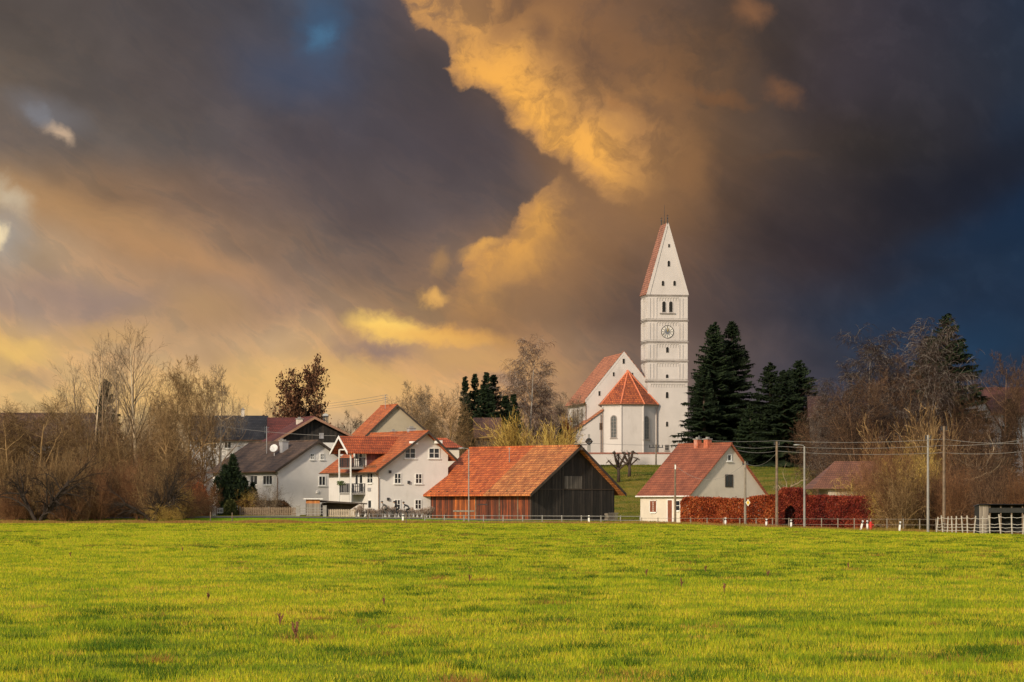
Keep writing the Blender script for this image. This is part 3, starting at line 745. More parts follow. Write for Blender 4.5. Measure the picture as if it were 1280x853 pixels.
# ================================================================== church
ZC = 8.0
def church():
    th = 9.2; Y = 520.0
    # tower
    cx = gx(809.6, Y); w = wsolve(cx, Y, R(th), 859.5); L = wsolve(cx, Y, R(th + 90), 801.8)
    ch = thing('church', 'white village church with red roofs and tall saddle-roofed clock tower on the hill', 'church', (cx, Y, ZC), R(th))
    fr = Face(ch, 'front'); lf = Face(ch, 'left')
    zt = lambda py: zpy(py, Y) - ZC
    top = zt(369)
    mb = MB(); mb.box(0, 0, -1.5, w, L, top); mb.build('tower_wall', plaster_church, ch)
    # saddle roof: gable faces the meadow, ridge runs back
    rx = w / 2; rz = zt(279.5)
    mb = MB(); mb.prism([(0.02, top), (w - .02, top), (rx + .03, rz - .35), (rx - .03, rz - .35)], .0, L, lambda a, b, t: (a, t, b)); mb.build('tower_gable', plaster_church, ch)
    mb = MB()
    for s_ in (-1, 1):
        a0 = rx + s_ * (rx + .18); 
        mb.prism([(a0, top + .05), (a0 + s_ * .12, top + .18), (rx + s_ * .1, rz + .12), (rx, rz - .1), (rx + s_ * (rx - .05), top + .05)], .103, L + .1, lambda a, b, t: (a, t, b))
    tr = mb.build('tower_roof', tiles('spire_tiles', (.40, .165, .095), (.32, .13, .075), (.14, .05, .03), row=.4, zk=1.05), ch)
    mb = MB()   # raised white verge strips
    for s_ in (-1, 1):
        for (y0, y1) in ((-.1, .10),):
            a0 = rx + s_ * (rx + .22)
            mb.prism([(a0, top + .03), (rx + s_ * .12, rz + .16), (rx, rz - .3), (rx + s_ * (rx - .35), top + .03)], y0, y1, lambda a, b, t: (a, t, b))
    mb.build('verge_coping', plaster_church, ch)
    # stages: cornices, lesenes, arch friezes
    dk = simple('grey_stone_course', (.27, .235, .215), .8, .2, 1.0)
    for py in (369.5, 400.8, 427.8, 451.7, 477):
        z = zt(py); mb = MB(); mb.box(-.10, -.10, z - .12, w + .10, L + .10, z + .08); mb.box(-.17, -.17, z + .08, w + .17, L + .17, z + .16) ; mb.build('cornice', dk if True else 0, ch)
    for (a, b) in ((371, 399), (402, 426), (429, 450), (453, 475)):
        zt0, zb0 = zt(a) - .22, zt(b) + .12
        mb = MB()
        for f, wd in ((fr, w), (lf, L)):
            for u in ((.0, .42), (.78, .98), (1.32, 1.5), (wd - 1.5, wd - 1.32), (wd - .98, wd - .78), (wd - .42, wd)):
                f.box(mb, u[0] + .004, zb0, u[1] - .004, zt0, .002, .10)
            f.box(mb, .43, zb0, wd - .43, zb0 + .18, .002, .06)
        mb.build('pilaster_strip', plaster_church, ch)
    frz = simple('frieze_stone', (.44, .40, .37), .85, .1)
    def frieze(zt0, u0, u1, f, mb, step=.42, hh=.62):
        n = max(2, int((u1 - u0) / step)); st = (u1 - u0) / n
        for i in range(n):
            a = u0 + i * st; c = a + st / 2; r = st * .4
            A = [(c + r * math.cos(t), zt0 - hh * .45 + r * math.sin(t)) for t in np.linspace(0, math.pi, 6)]
            # legs
            f.poly(mb, [(a, zt0 - hh), (a + st * .1, zt0 - hh), (A[-1][0], A[-1][1]), (a + st * .1, zt0 - .02), (a, zt0 - .02)], .002, .07)
            f.poly(mb, [(a + st * .9, zt0 - hh), (a + st, zt0 - hh), (a + st, zt0 - .02), (a + st * .9, zt0 - .02), (A[0][0], A[0][1])], .002, .07)
            f.poly(mb, [(a + st * .1, zt0 - .02)] + A[::-1] + [(a + st * .9, zt0 - .02)], .002, .07)
    for py in (371, 402, 429, 453, 479):
        z = zt(py) - .06
        mb = MB(); frieze(z, 1.52, w - 1.52, fr, mb) if py != 479 else frieze(z, .5, w - .5, fr, mb)
        mb.build('arch_frieze', frz, ch)
        mb = MB(); frieze(z, 1.52, L - 1.52, lf, mb); mb.build('arch_frieze', frz, ch)
    shadow = simple('stone_shadow_line', (.42, .37, .34), .9, .1)
    # openings
    for x0, x1 in ((827.2, 832.6), (835.8, 841.2)):
        fr.window(x0, 376.5, x1, 391, 1, 1, False, .07, plaster_church, dark_hole, arch=True, name='belfry_opening')
    ua, za = fr.hit(824.5, 391.3); ub, _ = fr.hit(843.8, 391.3)
    mb = MB(); fr.box(mb, ua, za - .15, ub, za, .003, .22); mb.build('belfry_sill', dk, ch)
    for (x0, y0, x1, y1) in ((834.9, 305, 837.6, 309.5), (834.2, 326, 837.6, 333.5), (826.9, 351, 830.3, 357.5), (841.4, 351, 844.8, 357.5),
                             (832.3, 433.8, 836, 441), (832, 468, 835.6, 474.5), (832, 490, 835.6, 498), (832.2, 527, 835.2, 533.5)):
        fr.window(x0, y0, x1, y1, 1, 1, False, .02, plaster_church, dark_hole, arch=True, name='slit_window')
    fr.window(831, 556, 836.3, 563.5, 2, 2, True, .08, dk, glass, name='window')
    # sound holes on the left side
    # clock
    uc, zc = fr.hit(834.2, 415.0); r = 1.03
    mk = lambda r0, r1, d0, d1, n=40: None
    cl = MB(); cl.prism([(uc + r * math.cos(t), zc + r * math.sin(t)) for t in np.linspace(0, 2 * math.pi, 41)[:-1]], .002, .05, lambda a, b, t: fr.p(a, b, t))
    clock = cl.build('clock_face', simple('clock_white', (.66, .62, .57), .6, .05), ch)
    def ring(r0, r1, d0, d1, mat, nm):
        mb = MB(); T = np.linspace(0, 2 * math.pi, 41)
        for i in range(40):
            fr.poly(mb, [(uc + q * math.cos(t), zc + q * math.sin(t)) for q, t in ((r0, T[i]), (r1, T[i]), (r1, T[i+1]), (r0, T[i+1]))], d0, d1)
        return mb.build(nm, mat, clock)
    ring(.97, 1.06, .05, .09, black_paint, 'clock_ring'); ring(.50, .56, .05, .08, black_paint, 'clock_ring')
    mb = MB(); mb.prism([(uc + .42 * math.cos(t), zc + .42 * math.sin(t)) for t in np.linspace(0, 2 * math.pi, 25)[:-1]], .051, .07, lambda a, b, t: fr.p(a, b, t)); mb.build('clock_centre', simple('clock_blue_grey', (.13, .14, .16), .6, .1), clock)
    numer = {0: 'XII', 1: 'I', 2: 'II', 3: 'III', 4: 'IV', 5: 'V', 6: 'VI', 7: 'VII', 8: 'VIII', 9: 'IX', 10: 'X', 11: 'XI'}
    for hnum, tx in numer.items():
        mb = MB()
        a = math.pi / 2 - hnum * math.pi / 6; er = (math.cos(a), math.sin(a)); et = (math.sin(a), -math.cos(a))
        def stroke(t0, r0, t1, r1, wd=.028):
            A = (uc + er[0]*r0 + et[0]*t0, zc + er[1]*r0 + et[1]*t0); B = (uc + er[0]*r1 + et[0]*t1, zc + er[1]*r1 + et[1]*t1)
            dx, dy = B[0]-A[0], B[1]-A[1]; l = math.hypot(dx, dy); nx, ny = -dy/l*wd/2, dx/l*wd/2
            fr.poly(mb, [(A[0]+nx, A[1]+ny), (A[0]-nx, A[1]-ny), (B[0]-nx, B[1]-ny), (B[0]+nx, B[1]+ny)], .051, .075)
        wds = {'I': .06, 'V': .13, 'X': .13}; tot = sum(wds[c] for c in tx); t = -tot / 2
        for c in tx:
            wd_ = wds[c]; m_ = t + wd_ / 2
            if c == 'I': stroke(m_, .62, m_, .9)
            elif c == 'V': stroke(m_, .62, m_ - .05, .9); stroke(m_ + .004, .62, m_ + .05, .9)
            else: stroke(m_ - .05, .62, m_ + .05, .9); stroke(m_ + .05, .62, m_ - .05, .9)
            t += wd_
        mb.build('clock_numeral', black_paint, clock)
    mb = MB()
    for ang, ln, wd in ((R(90 - 22), .62, .11), (R(90 - 4), .86, .08)):
        ca, sa = math.cos(ang), math.sin(ang)
        fr.poly(mb, [(uc - sa*wd/2, zc + ca*wd/2), (uc + sa*wd/2, zc - ca*wd/2), (uc + ca*ln, zc + sa*ln)], .095, .12)
    mb.build('clock_hand', gold, clock)
    # same clock stage on left side has niche; ridge crosses and lightning rod
    for yy in (.1, L - .1):
        mb = MB(); mb.tube([(rx, yy, rz), (rx, yy, rz + .95)], .07, 6); mb.ellipsoid((rx, yy, rz + .95), (.14, .14, .14), 8, 5); mb.tube([(rx, yy, rz + 1), (rx, yy, rz + 1.5)], .03, 5); mb.tube([(rx - .2, yy, rz + 1.3), (rx + .2, yy, rz + 1.3)], .03, 5); mb.build('ridge_finial', metal_dark, ch)
    mb = MB(); mb.tube([(rx, L / 2, rz), (rx, L / 2, rz + 3.3)], [.05, .02], 6); mb.tube([(rx - .3, L/2, rz + .5), (rx + .3, L/2, rz + .5)], .03, 5)
    mb.build('lightning_rod', metal_dark, ch)
    # ---------------- nave: its gable wall in the plane y = +1.5
    yn = 1.6
    f2 = Face(ch, 'front', off=yn)
    u0, _ = f2.hit(733, 510); ur, zr = f2.hit(779.8, 443); _, ze = f2.hit(733, 502.5); u1 = 2 * ur - u0; Ln = 17.0
    mb = MB(); mb.prism([(u0, -1.5), (u1, -1.5), (u1, ze), (ur, zr), (u0, ze)], yn, yn + Ln, lambda a, b, t: (a, t, b)); mb.build('nave_wall', plaster_church, ch)
    sl = (zr - ze) / (ur - u0); o = .45
    mb = MB(); mb.prism([(u0 - o, ze - sl*o*.55), (ur, zr + .02), (u1 + o, ze - sl*o*.55), (u1 + o, ze - sl*o*.55 + .2), (ur, zr + .3), (u0 - o, ze - sl*o*.55 + .2)], yn + .35, yn + Ln + .2, lambda a, b, t: (a, t, b)); mb.build('nave_roof', T_church, ch)
    mb = MB(); mb.prism([(u0 - .12, ze - .1), (u0 - .12, ze + .45), (ur, zr + .5), (u1 + .12, ze + .45), (u1 + .12, ze - .1), (ur, zr - .1)], yn - .03, yn + .34, lambda a, b, t: (a, t, b)); mb.build('gable_coping', plaster_church, ch)
    mb = MB(); mb.prism([(u0 - .16, ze + .46), (ur, zr + .51), (u1 + .16, ze + .46), (u1 + .16, ze + .54), (ur, zr + .6), (u0 - .16, ze + .54)], yn - .08, yn + .38, lambda a, b, t: (a, t, b)); mb.build('coping_tiles', T_church, ch)
    mb = MB(); mb.tube([(u0 - o, yn + .3, ze - sl*o*.5), (u0 - o, yn + Ln, ze - sl*o*.5)], .1, 6); mb.tube([(u0 - .1, yn - .08, ze - .3), (u0 - .1, yn - .08, 0)], .06, 6); mb.build('gutter', copper, ch)
    for (x0, y0, x1, y1) in ((778, 448.5, 781, 455), (765.8, 465.5, 768.3, 470.5), (747.8, 489, 750.5, 495), (789.5, 466, 791.5, 470.5)):
        f2.window(x0, y0, x1, y1, 1, 1, False, .02, plaster_church, dark_hole, name='slit_window')
    fl = Face(ch, 'left', off=u0)
    for yy in (yn + 3, yn + 7, yn + 11):
        fl.window_m(yy, ze - 5.2, yy + 1.1, ze - .9, 2, 4, True, .1, dk, glass_grey, arch=True)
    # ---------------- apse: half octagon in front of the nave gable
    ca, za_ = f2.hit(784.2, 506.5); Ra = 4.75; yc = yn - .2
    angs = [R(a) for a in (-112.5, -67.5, -22.5, 22.5, 67.5, 112.5)]
    ring_ = [(ca + Ra * math.sin(a), yc - Ra * math.cos(a) * .9) for a in angs]
    zt_ = za_ 
    mb = MB(); pl = [ring_[0], *ring_[1:], ]
    mb.prism([(ring_[0][0], yn)] + ring_[1:5] + [(ring_[5][0], yn)], -1.5, zt_, lambda a, b, t: (a, b, t)); mb.build('apse_wall', plaster_church, ch)
    _, zp = f2.hit(784, 464); ex = 1.09
    out = [(ca + (p[0] - ca) * ex, yc + (p[1] - yc) * ex) for p in ring_]; out[0] = (out[0][0], yn); out[5] = (out[5][0], yn)
    t0, t1 = Vector((ca, yc - .3, zp)), Vector((ca, yn + .2, zp + .02)); mb = MB()
    for i in range(5):
        a, b = out[i], out[i + 1]
        if i == 0: mb.quad((a[0], a[1], zt_), (b[0], b[1], zt_), t0, t1)
        elif i == 4: mb.quad((a[0], a[1], zt_), (b[0], b[1], zt_), t1, t0)
        else: mb.quad((a[0], a[1], zt_), (b[0], b[1], zt_), t0)
    mb.quad(*[(p[0], p[1], zt_) for p in out])
    ar = mb.build('apse_roof', T_apse, ch)
    mb = MB()
    for p in out[1:5]: mb.tube([(p[0], p[1], zt_), tuple(t0)], .13, 6)
    mb.tube([tuple(t0), tuple(t1)], .18, 6); mb.build('hip_tile', simple('hip_tiles', (.58, .17, .08), .75, .2, 3), ar)
    mb = MB()
    for i in range(5): mb.tube([(out[i][0], out[i][1], zt_ - .02), (out[i+1][0], out[i+1][1], zt_ - .02)], .1, 6)
    mb.tube([(out[4][0], out[4][1], zt_ - .05), (ring_[4][0] + .08, ring_[4][1] - .1, zt_ - .7), (ring_[4][0] + .08, ring_[4][1] - .1, 0)], .07, 6)
    mb.tube([(out[1][0], out[1][1], zt_ - .05), (ring_[1][0] - .08, ring_[1][1] - .1, zt_ - .7), (ring_[1][0] - .08, ring_[1][1] - .1, 0)], .07, 6)
    mb.build('gutter', copper, ch)
    mb = MB()
    for p in ring_[1:5]: mb.tube([(p[0], p[1], -.5), (p[0], p[1], zt_ - .1)], .2, 4)
    mb.prism([(ring_[0][0], yn)] + [(ca + (p[0]-ca)*1.02, yc + (p[1]-yc)*1.02) for p in ring_[1:5]] + [(ring_[5][0], yn)], zt_ - .35, zt_ - .003, lambda a, b, t: (a, b, t))
    mb.build('corner_strip', plaster_church, ch)
    for i, (px0, px1, y0, y1) in ((1, (763.5, 771, 519, 548)), (3, (803.6, 811.8, 520, 550))) if False else ((1, (763.2, 771.4, 519, 548)), (3, (803.6, 811.8, 520, 550))):
        pa, pb = Vector((*ring_[i], 0)), Vector((*ring_[i + 1], 0)); d = (pb - pa).normalized(); nn = Vector((d.y, -d.x, 0))
        ang = math.atan2(nn.x, -nn.y); mid = (pa + pb) / 2
        f3 = Face(ch, ang, off=0.0, org=(mid.x, mid.y))
        f3.window(px0, y0, px1, y1, 2, 7, True, .16, dk, glass_grey, arch=True)
    # ---------------- sacristy with a lean-to roof left of the apse
    ys_ = yn - 1.9; f4 = Face(ch, 'front', off=ys_)
    ua, zl = f4.hit(712.5, 543); ub, zh = f4.hit(754, 513); 
    mb = MB(); mb.prism([(ua, -1.5), (ub + 1.2, -1.5), (ub + 1.2, zh + .1), (ub, zh - .1), (ua, zl - .1)], ys_, ys_ + 4.2, lambda a, b, t: (a, t, b)); mb.build('sacristy_wall', plaster_church, ch)
    k = (zh - zl) / (ub - ua)
    mb = MB(); mb.prism([(ua - .4, zl - .4*k - .05), (ub, zh - .05), (ub, zh + .2), (ua - .4, zl - .4*k + .16)], ys_ - .28, ys_ + 4.4, lambda a, b, t: (a, t, b)); mb.build('sacristy_roof', T_church, ch)
    f4.window(749.3, 529, 752.8, 537.5, 1, 3, False, .09, bargeboard, glass, name='window')
    f5 = Face(ch, 'left', off=ua); f5.window_m(1.9, 1.2, 2.6, 3.0, 1, 2, True, .1, dk, glass)
    mb = MB(); mb.tube([(ub - .4, ys_ - .1, zh - .7), (ub - .4, ys_ - .1, 0)], .06, 6); mb.build('downpipe', copper, ch)
    return ch
church()

# churchyard wall with a red tiled coping
def churchyard():
    Y = 503.0; x0, x1 = gx(731, Y), gx(905, Y); zb, ztp = 6.8, zpy(567.5, Y)
    t = thing('churchyard_wall', 'long white churchyard wall with thin red tile coping below the church', 'wall', (x0, Y, 0))
    mb = MB(); mb.box(0, 0, zb - 1.5, x1 - x0, .4, ztp); mb.box(0, .4, zb - 1.5, .4, 22, ztp); mb.build('wall_body', plaster_church, t)
    mb = MB(); mb.prism([(-.12, ztp + .003), (.52, ztp + .003), (.2, ztp + .22)], -.1, x1 - x0, lambda a, b, q: (q, a, b)); mb.prism([(-.12, ztp + .003), (.52, ztp + .003), (.2, ztp + .22)], .53, 22, lambda a, b, q: (a, q, b))
    mb.build('coping', simple('coping_tile', (.30, .11, .07), .8, .25, 2), t)
    # war memorial: cross with a ring wreath
    xm = gx(736.2, 507); m = thing('memorial_cross', 'grey stone cross with a dark round wreath behind the churchyard wall', 'memorial', (xm, 507, 7.5))
    mb = MB(); top = zpy(543, 507) - 7.5; mb.box(-.28, -.2, 0, .28, .2, top - 1.7); mb.box(-.17, -.13, top - 1.7, .17, .13, top); mb.build('shaft', concrete, m)
    mb = MB(); zc = zpy(552, 507) - 7.5
    mb.tube([(.40 * math.cos(a), -.3, zc + .38 * math.sin(a)) for a in np.linspace(0, 2 * math.pi, 17)], .17, 6, False); mb.box(-.62, -.28, zc - .1, .62, -.2, zc + .1); mb.build('wreath', metal_dark, m)
churchyard()

# ================================================================== white three-storey house
def white_house():
    H = gable_house('apartment_house', 'large white three-storey house with bright orange roof and stacked balconies', 'house', 473.5, 362, 28, 560, 411, 585.5, (531.5, 541), 569, plaster, T_orange, oe=.75, og=.9, barge=bargeboard)
    r, f, l = H['root'], H['front'], H['left']
    f.window(505.5, 560, 519.5, 573.5, 2, 2, True, .1); f.window(535.5, 560, 549.5, 573.5, 2, 2, True, .1)
    f.window(492.5, 591.5, 501.5, 605, 2, 2, True, .09); f.window(518.8, 592, 527.6, 605, 2, 2, True, .09)
    f.window(492.5, 624.5, 500.6, 637, 2, 2, True, .09); f.window(518.3, 624.5, 526.8, 637, 2, 2, True, .09)
    l.window(459.6, 591, 466.2, 604.5, 2, 2, True, .09); l.window(460.5, 625, 464.5, 636, 1, 1, True, .09)
    for (a, b) in ((487.2, 590), (484.8, 624), (510.5, 603)):
        u, z = f.hit(a, b); mb = MB(); f.box(mb, u - .13, z - .16, u + .13, z + .16, .003, .18); mb.build('wall_lamp', metal_dark, r)
    u, z = l.hit(462, 612); mb = MB(); l.box(mb, u - .4, z - .2, u + .4, z + .2, .003, .08); mb.build('wall_plaque', grey_render, r)
    gutter(H, 'left', copper); gutter(H, 'right', copper)
    # brackets under the verge
    mb = MB()
    for (a, b) in ((515, 553), (545.5, 552)):
        u, z = f.hit(a, b); f.box(mb, u - .35, z - .25, u + .35, z + .1, .003, .85)
    mb.build('purlin_end', white_paint, r)
    # balcony bay in front of the eaves wall: local frame, outward = -x
    ya, _ = l.hit(437, 600); yb, _ = l.hit(423, 600)
    # bay centre solved on a plane 1.9 m out
    dpt = 1.9; lb = Face(r, 'left', off=-dpt)
    ya, _ = lb.hit(437.6, 600); yb, _ = lb.hit(423.4, 600); yc = (ya + yb) / 2; hw = (yb - ya) / 2 + .1
    _, zrid = lb.hit(428, 547.5); _, zeav = lb.hit(437, 561); o = .75
    zl_e = H['zL']
    # cross gable roof running into the main roof
    xend = max(0, (zrid - H['zL']) / H['sl']) + .2
    k = (zrid - zeav) / hw
    mb = MB(); prof = [(yc - hw - o, zeav - k*o), (yc, zrid), (yc + hw + o, zeav - k*o), (yc + hw + o, zeav - k*o + .17), (yc, zrid + .2), (yc - hw - o, zeav - k*o + .17)]
    mb.prism(prof, -dpt - .7, xend + .6, lambda a, b, t: (t, a, b)); cr = mb.build('balcony_roof', T_orange_x, r)
    mb = MB()
    for s_ in (-1, 1):
        a0 = yc + s_ * (hw + o)
        mb.prism([(a0, zeav - k*o - .12), (a0, zeav - k*o + .19), (yc, zrid + .24), (yc, zrid - .1)], -dpt - .76, -dpt - .703, lambda a, b, t: (t, a, b))
    mb.build('bargeboard', white_paint, cr)
    # dormer body above the eaves (red-brown cladding and white front)
    mb = MB(); mb.prism([(yc - hw, zl_e - .3), (yc + hw, zl_e - .3), (yc + hw, zeav - .02), (yc, zrid - .04), (yc - hw, zeav - .02)], .15, xend, lambda a, b, t: (t, a, b)); mb.build('dormer_wall', planks('dormer_cladding', (.10, .03, .03), (.19, .06, .05), 'x', .3), r)
    mb = MB(); mb.box(.0, yc - hw + .02, zl_e - .3, .14, yc + hw - .02, zeav - .1); mb.build('dormer_front', plaster, r)
    ld = Face(r, 'left', off=-.002)
    ld.window_m(yc - .9, zl_e + .1, yc - .05, zeav - .25, 1, 1, False, .1); 
    # posts, floors, railings
    mb = MB()
    for yy in (yc - hw + .1, yc + hw - .1, ):
        mb.box(-dpt, yy - .07, 0, -dpt + .14, yy + .07, zeav)
    mb.build('balcony_post', white_paint, r)
    mb = MB(); mb.box(-dpt + .05, yc - hw + .2, zeav - .15, -dpt + .17, yc + hw - .2, zeav); mb.prism([(yc - .08, zeav), (yc + .08, zeav), (yc + .08, zrid - .1), (yc - .08, zrid - .1)], -dpt + .05, -dpt + .17, lambda a, b, t: (t, a, b)); mb.build('gable_beam', white_paint, r)
    for pyf in (584.5, 616.5):
        _, zf = lb.hit(430, pyf)
        mb = MB(); mb.box(-dpt + .21, yc - hw, zf - .2, -.003, yc + hw, zf); fl = mb.build('balcony_floor', concrete, r)
        mb = MB()
        for i in range(17):
            yy = yc - hw + .2 + i * (2 * hw - .4) / 16; mb.box(-dpt + .06, yy - .035, zf + .05, -dpt + .09, yy + .035, zf + 1.02)
        for i in range(8):
            xx = -dpt + .25 + i * (dpt - .35) / 7
            for ys2 in (yc - hw + .05, yc + hw - .08): mb.box(xx - .05, ys2, zf + .05, xx + .05, ys2 + .03, zf + 1.02)
        mb.box(-dpt + .04, yc - hw + .2, zf + 1.021, -dpt + .13, yc + hw - .2, zf + 1.09); mb.box(-dpt + .2, yc - hw + .03, zf + 1.021, 0, yc - hw + .1, zf + 1.09)
        mb.build('balcony_railing', metal_dark, r)
        l.window_m(yc - 1.0, zf + .1, yc - .05, zf + 2.15, 1, 2, False, .1, name='balcony_door'); l.window_m(yc + .2, zf + .9, yc + 1.1, zf + 2.15, 1, 1, True, .1)
        if pyf == 616.5:
            mb = MB(); rr = random.Random(3)
            for i in range(220):
                p = Vector((-dpt - .12 + rr.uniform(-.12, .12), yc + rr.uniform(-.2, hw), zf + 1.0 + rr.uniform(-.15, .3))); a = rr.uniform(0, 6.28)
                mb.quad(p, p + Vector((math.cos(a) * .12, math.sin(a) * .12, .04)), p + Vector((math.cos(a) * .04, math.sin(a) * .1, .14)))
            mb.build('flower_box', simple('box_plant', (.06, .09, .02), .8, .3, 10), r)
    chimney(H, H['rx'] + .3, 4.2, .55, .8, .6, grey_render); chimney(H, H['rx'] + .3, 9, .3, .55, .5, grey_render)
    # snow guard and roof hatch
    mb = MB(); xg = -.2; zg = H['zL'] + H['sl'] * xg + .2
    mb.tube([(xg, .3, zg + .25), (xg, 3.6, zg + .25)], .035, 5); mb.tube([(xg, .3, zg + .12), (xg, 3.6, zg + .12)], .035, 5)
    for i in range(6): mb.tube([(xg, .4 + i * .62, zg - .05), (xg, .4 + i * .62, zg + .3)], .03, 4)
    mb.build('snow_guard', copper, H['roof'])
    return H
WH = white_house()
# red roofed annexe seen behind the white house
def annexe():
    Y = 384; H = gable_house('annexe', 'low annexe with ribbed dark red roof behind the large white house', 'house', 530, Y, 62, 546, 492, 569, (538, 549), 569, plaster_warm, T_orange_x, oe=.4, og=.4)
# ridge parallel to picture: build as simple long roof
def annexe2():
    Y = 380; x0, x1 = gx(535, Y), gx(574, Y); z0 = gz(x0, Y); zr, ze = zpy(547, Y), zpy(560, Y)
    t = thing('annexe', 'low annexe with ribbed dark red roof behind the large white house', 'house', (x0, Y, z0), R(4))
    w = x1 - x0; mb = MB(); mb.box(0, 0, -1, w, 5, ze - z0 - .05); mb.build('wall', plaster_warm, t)
    mb = MB(); mb.quad((-.3, -.5, ze - z0), (w + .5, -.5, ze - z0), (w - 1.4, 2.5, zr - z0), (-.3, 2.5, zr - z0)); mb.quad((-.3, 5.5, ze - z0), (-.3, 2.5, zr - z0), (w - 1.4, 2.5, zr - z0), (w + .5, 5.5, ze - z0)); mb.quad((w + .5, -.5, ze - z0), (w + .5, 5.5, ze - z0), (w - 1.4, 2.5, zr - z0)); mb.quad((-.3, -.5, ze - z0), (-.3, 5.5, ze - z0), (w + .5, 5.5, ze - z0), (w + .5, -.5, ze - z0)); mb.quad((-.3, -.5, ze - z0), (-.3, 2.5, zr - z0), (-.3, 5.5, ze - z0))
    mb.build('roof', T_orange_x, t)
annexe2()

# ================================================================== barn
def barn():
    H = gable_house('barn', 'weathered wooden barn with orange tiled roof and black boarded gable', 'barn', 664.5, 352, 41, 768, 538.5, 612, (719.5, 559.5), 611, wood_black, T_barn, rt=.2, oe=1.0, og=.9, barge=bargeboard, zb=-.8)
    r, f, l = H['root'], H['front'], H['left']; zL, L, w = H['zL'], H['L'], H['w']
    # eaves wall is boarded in red-brown: thin cladding in front of the wall
    mb = MB(); l.box(mb, .02, -.6, L - .02, zL - .45, .003, .06); mb.build('side_boarding', wood_red, r)
    mb = MB(); l.box(mb, 0.0, zL - .44, L, zL - .25, .003, .14); l.box(mb, .0, -.6, .16, zL - .45, .061, .1); mb.build('wall_plate', bargeboard, r)
    def span(a, b): return l.hit(a, 620)[0], l.hit(b, 620)[0]
    u1, u0 = span(567, 595)
    mb = MB(); l.box(mb, u0, .05, u1, zL - .62, .062, .12); d = mb.build('barn_door', wood_orange, r)
    mb = MB(); l.box(mb, u0 + .1, .9, u1 - .1, 1.08, .121, .16); l.box(mb, u0 - .1, zL - .6, u1 + 1.5, zL - .5, .062, .18); mb.build('door_rail', wood_post_pale, d)
    u1, u0 = span(600, 611); mb = MB(); l.box(mb, u0, .05, u1, zL - 1.3, .062, .12); d = mb.build('barn_door', wood_red, r)
    mb = MB(); l.box(mb, u0 + .1, zL - 1.7, u1 + .2, zL - 1.6, .121, .15); mb.build('hinge', metal_dark, d)
    mb = MB()
    for a in (595.5, 625, 648):
        u = l.hit(a, 620)[0]; l.box(mb, u - .07, -.5, u + .07, zL - .46, .061, .13)
    mb.build('side_post', wood_post, r)
    # gable: pale boards of a walled-up hatch, horizontal joint
    ua, za = f.hit(705.5, 611); ub, zb_ = f.hit(727.5, 595.5)
    mb = MB(); f.box(mb, ua, za, ub, zb_, .003, .05); mb.build('hatch', planks('hatch_boards', (.07, .06, .05), (.22, .19, .16), 'x', .3), r)
    mb = MB(); f.box(mb, .1, za - .12, w - .1, za - .02, .003, .06); mb.build('gable_beam', bargeboard, r)
    mb = MB()
    for i in range(12):
        yy = .6 + i * (L - 1.2) / 11; mb.box(-.95, yy - .07, zL - .62, .02, yy + .07, zL - .47) if False else l.box(mb, yy - .07, zL - .24, yy + .07, zL - .1, .003, .6)
    mb.build('rafter_end', bargeboard, r)
    mb = MB(); mb.box(H['rx'] - .12, -1.35, H['rz'] - .28, H['rx'] + .12, -.96, H['rz'] - .05); mb.box(H['rx'] - .7, -1.1, H['rz'] + .24, H['rx'] + .7, -.5, H['rz'] + .33); mb.build('ridge_beam', bargeboard, r)
    # roof aerial
    mb = MB(); yy = 8.4; xx = H['rx'] * .62; zz = H['zL'] + H['sl'] * xx; mb.tube([(xx, yy, zz), (xx, yy, H['rz'] + .1)], .04, 6); mb.tube([(xx, yy - .25, H['rz'] - .02), (xx, yy + .25, H['rz'] - .02)], .03, 5); mb.build('roof_pole', concrete, H['roof'])
    # planks leaning against the gable, stone footing
    mb = MB(); rr = random.Random(4)
    for i in range(9):
        z = .02 + i * .09; mb.box(w - 1.6 + rr.uniform(-.1, .1), -.7, z, w - .1 + rr.uniform(-.1, .1), -.15, z + .07)
    t = tag(link('plank_stack', mb.mesh('plank_stack')), 'low stack of grey planks at the right foot of the barn gable', 'planks'); t.data.materials.append(wood_grey); t.location = r.location; t.rotation_euler = r.rotation_euler
    return H
BN = barn()

